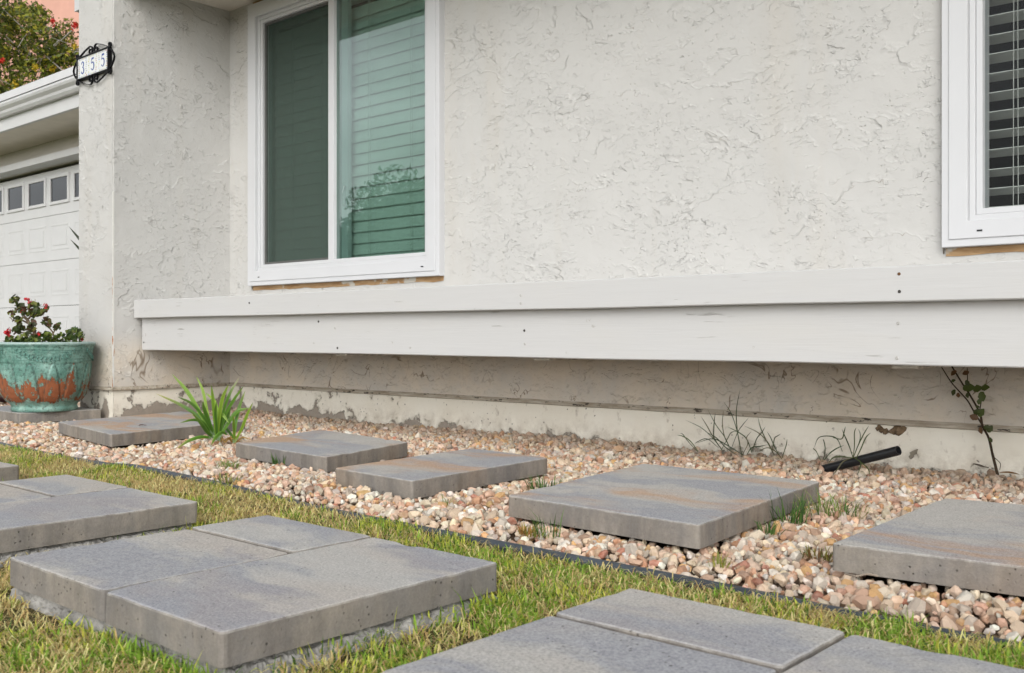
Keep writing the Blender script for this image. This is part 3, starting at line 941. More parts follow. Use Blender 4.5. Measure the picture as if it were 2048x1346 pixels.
# door: four hinged sections
SEC = [(2.343, 1.855), (1.850, 1.360), (1.355, .865), (.860, .36)]
bm = bmesh.new()
for zt, zb in SEC: add_box(bm, -15.6, -8.9, 4.915, 4.955, zb, zt)
door = from_bm('garage_door', bm, MT['white'])
gp(door)
pm = bpy.data.meshes.new('raised_panel')
bm = bmesh.new()
add_ring(bm, -.215, .215, -.14, .14, .020, -.0028, 0)
add_box(bm, -.165, .165, -.004, 0, -.09, .09)
bmesh.ops.recalc_face_normals(bm, faces=bm.faces[:]); bm.to_mesh(pm); bm.free(); pm.materials.append(MT['white'])
fm = bpy.data.meshes.new('window_frame')
bm = bmesh.new(); add_ring(bm, -.232, .232, -.158, .158, .032, -.016, 0)
bmesh.ops.recalc_face_normals(bm, faces=bm.faces[:]); bm.to_mesh(fm); bm.free(); fm.materials.append(MT['white'])
gm = bpy.data.meshes.new('window_pane')
bm = bmesh.new(); add_box(bm, -.2, .2, -.004, -.001, -.126, .126)
bm.to_mesh(gm); bm.free(); gm.materials.append(MT['glass_dark'])
bk = bpy.data.meshes.new('pane_backing')
for i in range(12):
    x = -9.17 - .5595 * i
    o = link('window_frame', fm, None, door, (x - .0, 4.914, 2.124))
    o = link('window_pane', gm, None, door, (x, 4.9145, 2.124))
    for zt, zb in SEC[1:]:
        link('raised_panel', pm, None, door, (x, 4.9145, (zt + zb) / 2 + .005))

# ---- house number sign on the pillar
sign = tag(empty('number_sign', (-5.9215, 2.90, 2.187)), 'ceramic tile house number 355 in black scrolled iron on the pillar', 'sign')
def strap(bm, pts, th=.0042, wy=.012, y=-.014):
    P = [Vector(p) for p in pts]
    L = []
    for i, p in enumerate(P):
        t = (P[min(i+1, len(P)-1)] - P[max(i-1, 0)]).normalized()
        nn = Vector((-t.y, t.x))
        a, b = p + nn * th / 2, p - nn * th / 2
        L.append([bm.verts.new((a.x, y - wy/2, a.y)), bm.verts.new((b.x, y - wy/2, b.y)), bm.verts.new((b.x, y + wy/2, b.y)), bm.verts.new((a.x, y + wy/2, a.y))])
    for a, b in zip(L, L[1:]):
        for k in range(4): bm.faces.new((a[k], a[(k+1) % 4], b[(k+1) % 4], b[k]))
    bm.faces.new(L[0]); bm.faces.new(L[-1][::-1])
def curl(c, r0, r1, a0, turns, n=18):
    return [(c[0] + (r0 + (r1 - r0) * i / n) * math.cos(a0 + turns * 2 * math.pi * i / n), c[1] + (r0 + (r1 - r0) * i / n) * math.sin(a0 + turns * 2 * math.pi * i / n)) for i in range(n + 1)]
HW, HH = .1935, .061
bm = bmesh.new()
add_ring(bm, -HW - .008, HW + .008, -HH - .008, HH + .008, .0085, -.026, -.0005)
add_box(bm, -HW, HW, -.010, -.001, -HH, HH)
from_bm('tray', bm, MT['black_iron'], sign)
for sx in (-1, 1):
    for sz in (-1, 1):
        bm = bmesh.new()
        c = (sx * .034, sz * .086)
        a0 = R(60) if sx > 0 else R(120)
        tr = -1.35 if sx > 0 else 1.35
        sp_ = curl(c, .030, .007, a0, tr)
        pts = [(sx * (HW + .002), sz * (HH + .008)), (sx * .12, sz * .098)] + [(x, z if sz > 0 else -z) for x, z in [(p[0], p[1] if sz > 0 else -p[1]) for p in (sp_ if sz > 0 else [(q[0], -(-q[1])) for q in curl((c[0], -c[1]), .030, .007, a0, tr)])]] if False else None
        up = [(sx * (HW + .002), HH + .008), (sx * .11, .100)] + curl((sx * .036, .088), .030, .007, R(70) if sx > 0 else R(110), 1.3 if sx > 0 else -1.3)
        strap(bm, [(x, sz * z) for x, z in up])
        strap(bm, [(x, sz * z) for x, z in [(sx * (HW - .012), HH + .010)] + curl((sx * (HW + .010), HH + .020), .019, .006, R(250) if sx > 0 else R(290), 1.2 if sx > 0 else -1.2)])
        from_bm('scroll', bm, MT['black_iron'], sign)
    bm = bmesh.new()
    strap(bm, [(sx * (HW + .004), HH), (sx * (HW + .035), HH * .75), (sx * (HW + .060), HH * .30), (sx * (HW + .066), 0), (sx * (HW + .060), -HH * .30), (sx * (HW + .035), -HH * .75), (sx * (HW + .004), -HH)])
    from_bm('side_bow', bm, MT['black_iron'], sign)
tile_m = plain('glazed_white_tile', (.66, .675, .66), .15, .5, .03, 20)
ink_m = plain('cobalt_glaze', (.025, .06, .24), .2, .5, .3, 90)
def digit_mesh(ch):
    if ch == '5':
        st = [[(-.013, .034), (.016, .036)], [(-.012, .033), (-.015, .006)], [(-.015, .006), (-.004, .012), (.009, .009), (.016, -.003), (.016, -.017), (.008, -.030), (-.004, -.034), (-.014, -.028), (-.016, -.022)]]
        wd = [[.0085, .0075], [.004, .004], [.003, .005, .006, .008, .008, .006, .004, .004, .007]]
    else:
        st = [[(-.014, .022), (-.010, .032), (.001, .036), (.012, .028), (.011, .014), (.003, .005), (-.004, .003)], [(-.004, .003), (.007, .001), (.015, -.010), (.014, -.024), (.004, -.034), (-.008, -.033), (-.016, -.026), (-.016, -.020)]]
        wd = [[.006, .005, .005, .0075, .0075, .005, .003], [.003, .005, .008, .0085, .006, .005, .005, .007]]
    bm = bmesh.new()
    for n_i, (s, ww) in enumerate(zip(st, wd)):
        n_ = 5 if len(s) > 2 else 2
        P = smooth_path([(x, z, 0) for x, z in s], n_)
        Wd = 1.55 * np.interp(np.linspace(0, len(ww) - 1, len(P)), range(len(ww)), ww)
        prev = None
        for i, p in enumerate(P):
            t = (P[min(i+1, len(P)-1)] - P[max(i-1, 0)]).normalized()
            nn = Vector((-t.y, t.x, 0)) * Wd[i] / 2
            y = -.0012 - .0001 * n_i
            cur = (bm.verts.new(((p + nn).x, y, (p + nn).y)), bm.verts.new(((p - nn).x, y, (p - nn).y)))
            if prev: bm.faces.new((prev[0], prev[1], cur[1], cur[0]))
            prev = cur
    me = bpy.data.meshes.new('digit'); bm.to_mesh(me); bm.free(); me.materials.append(ink_m)
    return me
deco = [plain('glaze_dab', c, .2, .5, .1) for c in ((.32, .40, .14), (.45, .30, .12), (.28, .33, .48), (.55, .50, .15), (.16, .18, .20), (.42, .20, .16))]
D5, D3 = digit_mesh('5'), digit_mesh('3')
for k, ch in enumerate('355'):
    t = box('tile', -.0638, .0638, -.009, 0, -.0605, .0605, tile_m, sign, .0015, (-.129 + .129 * k, -.0102, 0))
    link('digit', D3 if ch == '3' else D5, None, t, (0, -.0085, 0))
    bm = bmesh.new()
    rr = random.Random(k)
    for side in (-1, 1):
        for i in range(9):
            cz = -.052 + .013 * i; cx = side * .046 + rr.uniform(-.005, .005)
            nf = len(bm.faces)
            w_, h_ = rr.uniform(.003, .007), rr.uniform(.003, .006)
            f = bm.faces.new([bm.verts.new((cx + w_ * math.cos(q), -.0099, cz + h_ * math.sin(q))) for q in (0, 1.05, 2.1, 3.14, 4.19, 5.24)])
            f.material_index = rr.randrange(6)
        for i in range(5):
            cx = -.03 + .015 * i; cz = side * .053
            f = bm.faces.new([bm.verts.new((cx + .005 * math.cos(q), -.0099, cz + .0022 * math.sin(q))) for q in (0, 1.05, 2.1, 3.14, 4.19, 5.24)])
            f.material_index = rr.randrange(6)
    me = bpy.data.meshes.new('painted_border'); bm.to_mesh(me); bm.free()
    for d in deco: me.materials.append(d)
    link('painted_border', me, None, t)

# ================================================================== SLABS
def slab_mesh(name, q, z0, z1, mat, parent=None, origin=(0, 0, 0), seed=0, chip=.0022):
    """a cast concrete slab with rounded, slightly chipped arrises; q: top corners FL FR BR BL"""
    bm = bmesh.new()
    c = [Vector((x, y, 0)) for x, y in q]
    bot = [bm.verts.new((p.x, p.y, z0)) for p in c]; top = [bm.verts.new((p.x, p.y, z1)) for p in c]
    bm.faces.new(bot[::-1]); bm.faces.new(top)
    for i in range(4): bm.faces.new((bot[i], bot[(i+1) % 4], top[(i+1) % 4], top[i]))
    bmesh.ops.bevel(bm, geom=[e for e in bm.edges if abs(e.verts[0].co.z - e.verts[1].co.z) > .01], offset=.010, segments=3, affect='EDGES', profile=.5)
    bmesh.ops.subdivide_edges(bm, edges=[e for e in bm.edges if e.calc_length() > .1], cuts=27, use_grid_fill=False)
    te = [e for e in bm.edges if all(abs(v.co.z - z1) < 1e-5 for v in e.verts) and len(e.link_faces) == 2 and any(abs(f.normal.z) < .5 for f in e.link_faces)]
    bmesh.ops.bevel(bm, geom=te, offset=.0042, segments=2, affect='EDGES', profile=.5)
    for v in bm.verts:
        p = v.co
        if p.z > z1 - .006 and not all(abs(f.normal.z) > .99 for f in v.link_faces):
            d = mnoise.noise((p.x * 30 + seed, p.y * 30, p.z * 60)) * chip
            d2 = max(0, mnoise.noise((p.x * 11, p.y * 11 + seed, 3)) - .28) * .010
            cen = sum(c, Vector()) / 4
            inw = Vector((cen.x - p.x, cen.y - p.y, 0)).normalized()
            v.co += inw * (d + d2) * .8 + Vector((0, 0, -abs(d) * .5 - d2 * .7))
        else:
            v.co += Vector((mnoise.noise((p.x * 12, p.y * 12, p.z * 30 + seed)), mnoise.noise((p.x * 12 + 9, p.y * 12, p.z * 30)), 0)) * .0012
    for v in bm.verts: v.co -= Vector(origin)
    bmesh.ops.triangulate(bm, faces=[f for f in bm.faces if len(f.verts) > 4])
    return from_bm(name, bm, mat, parent, origin if parent is None else (0, 0, 0))
SLAB_LABELS = [
    'stepping slab in the gravel under the green glazed pot, at the foot of the pillar',
    'grey stepping slab in the gravel between the potted geranium and the strap-leaved plant',
    'stepping slab in the gravel just right of the strap-leaved plant, with a small rust streak',
    'narrow stepping slab in the gravel with a dark slate smear near its corner',
    'widest stepping slab in the gravel with rust band on its far edge and a weed at its front',
    'stepping slab in the gravel cut off by the right edge of the picture, tinted orange',
]
for i, q in enumerate(GS):
    o = slab_mesh('stepping_slab', q, .046, .104, MT['slab_rust'] if i > 0 else MT['slab'], None, (sum(p[0] for p in q) / 4, sum(p[1] for p in q) / 4, .046), seed=i * 3.3)
    tag(o, SLAB_LABELS[i], 'stepping slab', 'stepping slabs in the gravel')
mortar_m = plain('rough_mortar', (.30, .29, .27), .95, .15, .40, 22, .012, 60)
PX = [(-4.335, -3.555), (-3.205, -2.422), (-2.113, -1.332), (-1.022, -.243)]
PLAB = ['stepping pad on the lawn, only a corner showing at the left edge of the picture',
        'three-slab stepping pad on the lawn, cropped at the left below the gravel',
        'three-slab stepping pad on the lawn with its whole front corner in view',
        'three-slab stepping pad on the lawn nearest the camera, cropped by the bottom of the picture']
PADQ = []
for i, (xa, xb) in enumerate(PX):
    t = tag(empty('stepping_pad', ((xa + xb) / 2, 1.16, 0)), PLAB[i], 'stepping pad', 'stepping pads set in the lawn')
    xm = xa + .402; ya, yb = .848, 1.472; ym = 1.258; g = .0046
    for k, q in enumerate(([(xm + g, ya), (xb, ya), (xb, yb), (xm + g, yb)], [(xa, ya + .004), (xm - g, ya + .004), (xm - g, ym - g), (xa, ym - g)], [(xa, ym + g), (xm - g, ym + g), (xm - g, yb + .004), (xa, yb + .004)])):
        dz = (0, -.0012, .0008)[k]
        slab_mesh('slab', q, .044 + dz, .100 + dz, MT['slab'], t, ((xa + xb) / 2, 1.16, 0), seed=i * 7 + k)
    PADQ.append([(xa, ya), (xb, ya), (xb, yb), (xa, yb)])
    # lumpy mortar bed squeezed out below
    bm = bmesh.new()
    nr = 520; NK = 9; rings = [[] for _ in range(NK)]
    cen = Vector(((xa + xb) / 2, 1.16)); cs = [(xa, ya), (xb, ya), (xb, yb), (xa, yb)]
    for s in range(nr):
        f = s / nr * 4; k = int(f); fr = f - k
        p = Vector(cs[k]).lerp(Vector(cs[(k + 1) % 4]), fr)
        bias = (.010, .036, .0, .006)[k]
        o_ = (p - cen).normalized()
        nz = mnoise.noise((p.x * 7, p.y * 7, 2 + i * 5)); n2 = mnoise.noise((p.x * 23, p.y * 23, 7))
        wid = max(-.010, bias + .030 * nz + .014 * n2)
        for q in range(NK):
            g_ = q / (NK - 1)
            d = -.022 + (wid + .022) * g_
            zt_ = (.034, .038, .030, .034)[k]; z = .041 if q == 0 else zt_ - (zt_ + .01) * g_ ** 1.6
            pp = p + o_ * d
            a3 = mnoise.noise((pp.x * 55, pp.y * 55, q * .9)); b3 = mnoise.noise((pp.x * 130, pp.y * 130, q * 1.7 + 3))
            if q: pp = pp + o_ * (.007 * a3 + .003 * b3); z = min(.0425, z + .007 * a3 + .004 * b3)
            rings[q].append(bm.verts.new((pp.x - cen.x, pp.y - cen.y, z)))
    for a, b in zip(rings, rings[1:]):
        for s in range(nr): bm.faces.new((a[s], a[(s+1) % nr], b[(s+1) % nr], b[s]))
    from_bm('mortar_bed', bm, mortar_m, t)

# ---- lawn edging: a dark tube along the gravel, and the pipe stub by the wall
bm = bmesh.new()
ep = smooth_path([(x, y - .004, .0200 + .006 * math.sin(x * 3.1)) for x, y in EDGE], 6)
add_tube(bm, ep, .0135, 10)
edg = tag(from_bm('lawn_edging', bm, plain('grey_blue_plastic', (.055, .065, .078), .42, .45, .35, 9, .0006), smooth=True), 'dark plastic edging tube running between the lawn and the gravel', 'edging')
bm = bmesh.new()
add_tube(bm, [(-3.745, 1.9865, .0160), (-3.725, 1.986, .0160)], .0165, 12)
from_bm('coupling', bm, MT['black_plastic'], edg)
bm = bmesh.new()
a, b = on_ground(1650, 938, .056), Vector(at(1797, 901, 3.44))
d = (b - a).normalized()
n_ = 16
up = Vector((0, 0, 1)); sx_ = d.cross(up).normalized(); sy_ = sx_.cross(d)
rg = []
for (p, r) in ((a - d * .03, .0165), (b, .0165), (b, .0125), (b - d * .10, .0125)):
    rg.append([bm.verts.new(p + (sx_ * math.cos(2*math.pi*k/n_) + sy_ * math.sin(2*math.pi*k/n_)) * r) for k in range(n_)])
for r0, r1 in zip(rg, rg[1:]):
    for k in range(n_): bm.faces.new((r0[k], r0[(k+1) % n_], r1[(k+1) % n_], r1[k]))
bm.faces.new(rg[-1])
tag(from_bm('drain_pipe', bm, MT['black_plastic']), 'black open-ended plastic pipe sticking up out of the gravel by the wall', 'pipe')

# ================================================================== GRASS
def hsv_jit(c, k): return c * rng.uniform(1 - k, 1 + k, (len(c), 1)) * rng.uniform(.95, 1.05, c.shape)
def blades(x, y, z0, L, wid, lean, col, ang=None):
    """n bent blades: 5 vertices, 2 faces each"""
    n = len(x)
    if ang is None: ang = rng.uniform(0, 2 * math.pi, n)
    dx, dy = np.cos(ang), np.sin(ang)
    wa = ang + math.pi / 2 + rng.uniform(-.5, .5, n)
    wx, wy = np.cos(wa) * wid / 2, np.sin(wa) * wid / 2
    mid = L * .55
    l1 = lean * .55; l2 = lean * 1.25
    mx, my, mz = x + dx * mid * np.sin(l1), y + dy * mid * np.sin(l1), z0 + mid * np.cos(l1)
    tx, ty = mx + dx * (L - mid) * np.sin(np.minimum(l2, 1.75)), my + dy * (L - mid) * np.sin(np.minimum(l2, 1.75))
    tz = mz + (L - mid) * np.cos(np.minimum(l2, 1.75))
    V = np.stack([np.stack([x - wx, y - wy, z0], -1), np.stack([x + wx, y + wy, z0], -1), np.stack([mx + wx * .8, my + wy * .8, mz], -1), np.stack([mx - wx * .8, my - wy * .8, mz], -1), np.stack([tx, ty, np.maximum(tz, z0 + .002)], -1)], 1).reshape(-1, 3)
    o = np.arange(n)[:, None] * 5
    Q = np.array([[0, 1, 2, 3]]) + o; T3 = np.array([[3, 2, 4]]) + o
    C = np.repeat(np.concatenate([col, np.ones((n, 1))], 1), 5, 0)
    return V, Q, T3, C
GREEN = np.array([.25, .40, .05]); LIME = np.array([.54, .57, .09]); DEEP = np.array([.09, .17, .035]); STRAW = np.array([.74, .62, .28]); TAN = np.array([.52, .37, .16])
def patch(x, y, s, o=0): return np.array([mnoise.fractal((a * s + o, b * s - o, o * .7), 1.0, 2.0, 3) for a, b in zip(x, y)])
NB = 1000000
bx = rng.uniform(-7.2, 1.6, NB); by = rng.uniform(-.35, 1.99, NB)
zc = -bx * S_ + by * C_; xc = bx * C_ + by * S_
with np.errstate(all='ignore'):
    uu = np.where(zc > .3, 1024 + FPX * xc / zc, -9999); vv = np.where(zc > .3, 669 + FPX * EYE / zc, 9999)
inv = (uu > -120) & (uu < 2170) & (vv < 1480)
keep = (by < edge_y(bx) - .010) & (inv | (rng.random(NB) < .30))
for q in PADQ:
    keep &= ~in_quad(bx, by, q, -.003)
    nearq = in_quad(bx, by, q, .022)
    fr_ = nearq & (by < 1.45)
    keep &= ~(fr_ & (rng.random(NB) < .15))
    keep &= ~((bx > q[1][0]) & (bx < q[1][0] + .085) & (by > .8) & (by < 1.38) & (rng.random(NB) < .86))
bx, by, zc = bx[keep], by[keep], zc[keep]
pa = patch(bx, by, 2.6); pb = patch(bx, by, 9.0, 5); pc = patch(bx, by, 5.0, 11)
bald = patch(bx, by, 4.2, 23)
k2 = (rng.random(len(bx)) < np.clip(1.0 - (bald + .02) * 2.8, .10, 1))
bx, by, zc, pa, pb, pc = bx[k2], by[k2], zc[k2], pa[k2], pb[k2], pc[k2]
n = len(bx)
r = rng.random(n)
green = np.clip(.46 + 1.2 * pa + .9 * pb, .05, .96)
col = np.where((r < green)[:, None], np.where((rng.random(n) < np.clip(.46 - pc * 1.1, .08, .9))[:, None], GREEN, LIME), np.where((rng.random(n) < .66)[:, None], STRAW, TAN))
dk = rng.random(n) < np.clip(.16 + .5 * pc, .05, .5)
col = np.where((dk & (r < green))[:, None], DEEP, col)
col = np.clip(hsv_jit(col, .22), .01, .8)
isg = r < green
L = np.clip(rng.normal(.0195, .0075, n), .008, .05) * (1 + .40 * pb + .25 * pa) * np.where(isg, 1.0, .80)
wid = np.clip(rng.normal(.0036, .0008, n), .0018, .0058)
lean = np.clip(rng.normal(.98, .42, n) - .25 * pb, .05, 1.55) + np.where(isg, 0, .30)
z0 = rng.uniform(.011, .018, n)
for q in PADQ: L = L * np.where(in_quad(bx, by, q, .045) & (by < 1.46), 1.35, 1.0)
V, Q, T3, Cg = blades(bx, by, z0, L, wid, lean, col)
# thatch: flat dead bits lying in the sward
nt = 110000
tx = rng.uniform(-6, .8, nt); ty = rng.uniform(0, 1.97, nt)
kt = (ty < edge_y(tx) - .02)
for q in PADQ: kt &= ~in_quad(tx, ty, q, .03)
tx, ty = tx[kt], ty[kt]; nt = len(tx)
V2, Q2, T2, C2 = blades(tx, ty, rng.uniform(.013, .026, nt), rng.uniform(.02, .05, nt), rng.uniform(.0015, .003, nt), rng.uniform(1.25, 1.5, nt), np.clip(hsv_jit(np.where((rng.random(nt) < .6)[:, None], STRAW, TAN), .3), .02, .8))
me = np_mesh('grass', np.concatenate([V, V2]), [Q, T3, Q2 + len(V), T2 + len(V)], np.concatenate([Cg, C2]))
tag(link('grass', me, MT['grass']), kind='stuff')

# ---- tufts and weeds, each a thing
def tuft(name, loc, n, L, spread, lean, cols, label, group=None, wid=.003, base=None):
    a = rng.uniform(0, 2 * math.pi, n); rr = np.sqrt(rng.random(n)) * spread
    x, y = rr * np.cos(a), rr * np.sin(a) * .7
    cc = np.clip(hsv_jit(np.array(cols)[rng.integers(0, len(cols), n)], .2), .01, .8)
    V, Q, T3, C = blades(x, y, np.full(n, -.006), rng.uniform(.5, 1.1, n) * L, rng.uniform(.7, 1.3, n) * wid, np.clip(rng.normal(lean, .3, n), .05, 1.4), cc, a + rng.normal(0, .7, n))
    o = link(name, np_mesh(name, V, [Q, T3], C), MT['grass'], None, loc)
    return tag(o, label, 'weed', group)
G2 = [(.085, .17, .04), (.12, .21, .05), (.05, .10, .03)]
WG = 'small weeds growing in the gravel'
tuft('weed', on_ground(1095, 1068, .046), 26, .085, .035, .5, G2, 'upright grassy weed against the front face of the widest gravel slab', WG)
tuft('weed', on_ground(1062, 1066, .046), 60, .035, .040, .7, [(.33, .16, .04), (.30, .24, .05), (.18, .20, .04)], 'low rusty orange weed against the front face of the widest gravel slab', WG)
tuft('weed', on_ground(1578, 1040, .048), 60, .095, .05, .55, G2, 'dark tall grass tuft touching the right side of the widest gravel slab', WG)
tuft('weed', on_ground(1665, 1028, .050), 110, .085, .09, .95, [(.10, .19, .04), (.20, .26, .06), (.42, .36, .18)], 'spreading grass tuft between the two right-hand gravel slabs', WG)
tuft('weed', on_ground(1535, 1062, .048), 34, .05, .035, .7, G2, 'small grass sprig below the dark tuft beside the widest gravel slab', WG)
tuft('weed', on_ground(1088, 978, .048), 60, .07, .06, .9, G2, 'grass tuft at the right end of the narrow gravel slab', WG)
tuft('weed', on_ground(562, 929, .046), 60, .06, .045, .6, G2, 'feathery weed at the front of the slab beside the strap-leaved plant', WG)
tuft('weed', on_ground(458, 935, .044), 80, .05, .05, .9, [(.14, .25, .05), (.25, .30, .07)], 'bright low weed in the gravel below the strap-leaved plant', WG)
tuft('weed', on_ground(455, 962, .040), 60, .045, .05, .9, [(.14, .22, .05), (.32, .30, .10)], 'pale low weed close to the coupling end of the lawn edging', WG)
tuft('weed', on_ground(1437, 1127, .046), 30, .04, .025, .8, [(.36, .33, .06), (.22, .25, .05)], 'tiny yellow weed in front of the corner of the widest gravel slab', WG)
tuft('weed', on_ground(1638, 1112, .046), 70, .045, .045, .9, [(.30, .27, .06), (.16, .18, .05), (.22, .12, .05)], 'olive weed at the left corner of the slab on the right edge', WG)
tuft('weed', on_ground(902, 1010, .044), 16, .05, .03, .8, [(.45, .38, .2), (.25, .28, .08)], 'thin dry sprig in the gravel below the narrow slab', WG)

def ribbon(bm, pts, w0, fold=.25, col=None, lay=None, tip=.0):
    """strap leaf: three vertices across, tapering to a point"""
    P = [Vector(p) for p in pts]; n = len(P); prev = None
    view = (P[n // 2] - Vector((0, 0, EYE))).normalized()
    for i, p in enumerate(P):
        t = (P[min(i+1, n-1)] - P[max(i-1, 0)]).normalized()
        s = t.cross(view)
        s = s.normalized() if s.length > .05 else Vector((1, 0, 0))
        f = i / (n - 1)
        w = w0 / 2 * min(1, .60 + 1.1 * f) * (1 - max(0, (f - .55) / .45) ** 2.2 * (1 - tip))
        up_ = s.cross(t).normalized() * w * fold
        cur = [bm.verts.new(p - s * w + up_), bm.verts.new(p), bm.verts.new(p + s * w + up_)]
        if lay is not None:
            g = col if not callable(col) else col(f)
            for v, m_ in zip(cur, (1.25, .68, .95)): v[lay] = (*[c * m_ for c in g], 1)  # fold shading painted into the colour: dark crease, one edge lighter
        if prev:
            bm.faces.new((prev[0], prev[1], cur[1], cur[0])); bm.faces.new((prev[1], prev[2], cur[2], cur[1]))
        prev = cur
# strap-leaved plant, leaf by leaf
PB = on_ground(436, 888, .05)
plant = tag(empty('strap_leaved_plant', PB), 'clump of bright green strap-shaped leaves growing between two gravel slabs', 'plant')
PZ = 4.56
LEAVES = [
    [(985, 1010), (820, 790), (560, 610), (215, 452)], [(1000, 1040), (840, 770), (640, 430), (432, 190)], [(1005, 1040), (920, 780), (850, 430), (757, 215)],
    [(1010, 1030), (880, 800), (700, 590), (510, 498)], [(1000, 1030), (930, 830), (870, 680), (842, 555)], [(1030, 1060), (1012, 850), (985, 560), (960, 335)],
    [(1040, 1000), (1045, 760), (1000, 560), (885, 440)], [(1040, 1080), (1060, 800), (1110, 520), (1190, 330)], [(1050, 1060), (1120, 700), (1210, 450), (1338, 228)],
    [(1065, 1090), (1140, 760), (1260, 540), (1392, 355)], [(1262, 1115), (1285, 860), (1340, 620), (1415, 415)], [(1272, 1110), (1370, 920), (1440, 740), (1520, 570)],
    [(1070, 1040), (1200, 830), (1310, 690), (1468, 645)], [(1045, 1050), (1065, 790), (1110, 735), (1198, 850)], [(970, 1000), (860, 850), (720, 805), (540, 845)],
    [(960, 1050), (830, 1035), (660, 1085), (488, 1198)], [(1180, 1005), (1100, 975), (1020, 1040), (960, 1142)], [(1005, 1050), (900, 890), (800, 790), (698, 735)],
    [(1010, 1060), (960, 900), (880, 800), (760, 730)], [(1030, 1080), (1030, 900), (1015, 700), (1030, 560)], [(1055, 1080), (1090, 900), (1180, 760), (1220, 560)],
    [(1270, 1110), (1230, 1010), (1170, 930), (1150, 880)], [(1268, 1110), (1268, 960), (1262, 860), (1255, 740)], [(990, 1050), (900, 960), (830, 860), (690, 690)],
]
for i, lf in enumerate(LEAVES):
    bm = bmesh.new(); lay = bm.verts.layers.float_color.new('Col')
    dz = random.uniform(-.16, .12)
    if i in (15, 16): dz = -.12
    pts = [at(280 + x / 6.73, 720 + y / 6.73, PZ + dz * (k / 3) + (.0 if i < 10 else -.01)) for k, (x, y) in enumerate(lf)]
    pts = [p for p in smooth_path(pts, 6)]
    g0 = random.choice([(.20, .36, .035), (.12, .27, .03), (.27, .43, .05), (.085, .20, .025)])
    tipc = (.50, .45, .16) if i in (0, 15, 10) else ((.62, .55, .40) if i == 8 else (.30, .38, .08))
    cf = lambda f, g0=g0, tipc=tipc, i=i: tuple(a + (b - a) * (max(0, (f - .55) / .45) ** 1.4 * (.9 if i in (0, 8, 15) else .45)) + (.16 if f < .08 else 0) for a, b in zip(g0, tipc))
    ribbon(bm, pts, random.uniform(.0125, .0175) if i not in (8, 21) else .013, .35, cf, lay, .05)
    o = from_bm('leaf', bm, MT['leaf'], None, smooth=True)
    o.parent = plant; o.matrix_parent_inverse = Matrix.Translation(-PB)
# dry leaf bits at its foot
bm = bmesh.new(); lay = bm.verts.layers.float_color.new('Col')
for k in range(9):
    a = random.uniform(0, 6.28); b0 = at(280 + random.uniform(1040, 1300) / 6.73, 720 + 1110 / 6.73, PZ)
    ribbon(bm, [b0, b0 + Vector((math.cos(a) * .03, math.sin(a) * .03, .025)), b0 + Vector((math.cos(a) * .07, math.sin(a) * .07, .012))], .008, .3, (.42, .26, .07), lay)
o = from_bm('dry_leaf', bm, MT['leaf']); o.parent = plant; o.matrix_parent_inverse = Matrix.Translation(-PB)

# wiry grass against the wall
def wiry(label, blades_, scale, off, y0):
    b0 = on_wall(off[0] + blades_[0][0][0] / scale, off[1] + blades_[0][0][1] / scale, y0)
    bm = bmesh.new(); lay = bm.verts.layers.float_color.new('Col')
    for bl_ in blades_:
        yt = y0 + random.uniform(-.12, .03); n_ = len(bl_)
        pts = [on_wall(off[0] + x / scale, off[1] + y / scale, min(3.675, y0 + (yt - y0) * k / (n_ - 1))) for k, (x, y) in enumerate(bl_)]
        c = random.choice([(.055, .085, .03), (.09, .12, .04), (.12, .11, .05), (.05, .07, .03)])
        ribbon(bm, smooth_path(pts, 5), random.uniform(.0030, .0046), .2, c, lay)
    o = from_bm('wiry_weed', bm, MT['leaf'])
    for v in o.data.vertices: v.co -= b0
    o.location = b0
    return tag(o, label, 'weed', 'wiry weeds against the wall')
wiry('tall wiry dark grass weed growing at the wall left of the black pipe', [
    [(725, 840), (690, 650), (680, 480), (710, 305)], [(725, 840), (690, 655), (640, 500), (575, 400)], [(640, 790), (590, 690), (570, 580), (580, 465)], [(640, 790), (585, 680), (520, 590), (450, 460)],
    [(570, 790), (500, 690), (450, 600), (400, 520)], [(570, 790), (490, 690), (400, 610), (275, 550)], [(560, 780), (505, 690), (505, 580), (515, 490)], [(720, 820), (640, 770), (500, 700), (360, 735)],
    [(640, 780), (690, 650), (730, 590), (780, 530)], [(800, 800), (760, 700), (700, 650), (600, 600)], [(980, 830), (910, 700), (870, 610), (850, 525)], [(980, 830), (930, 730), (850, 650), (735, 595)],
    [(1030, 850), (980, 760), (950, 690), (920, 640)], [(1040, 850), (1060, 790), (1075, 740), (1080, 700)], [(960, 810), (980, 700), (1000, 680), (1030, 660)], [(380, 800), (320, 720), (260, 680), (210, 670)],
    [(375, 800), (300, 720), (260, 665), (235, 655)], [(800, 810), (840, 700), (880, 650), (910, 600)], [(540, 770), (450, 700), (380, 720), (350, 740)], [(690, 830), (600, 770), (520, 690), (430, 640)],
    [(760, 830), (800, 770), (860, 760), (930, 745)], [(1040, 860), (990, 800), (920, 770), (840, 810)], [(720, 840), (770, 740), (760, 690), (800, 640)], [(560, 790), (610, 700), (640, 650), (690, 640)]], 3.938, (1300, 700), 3.60)
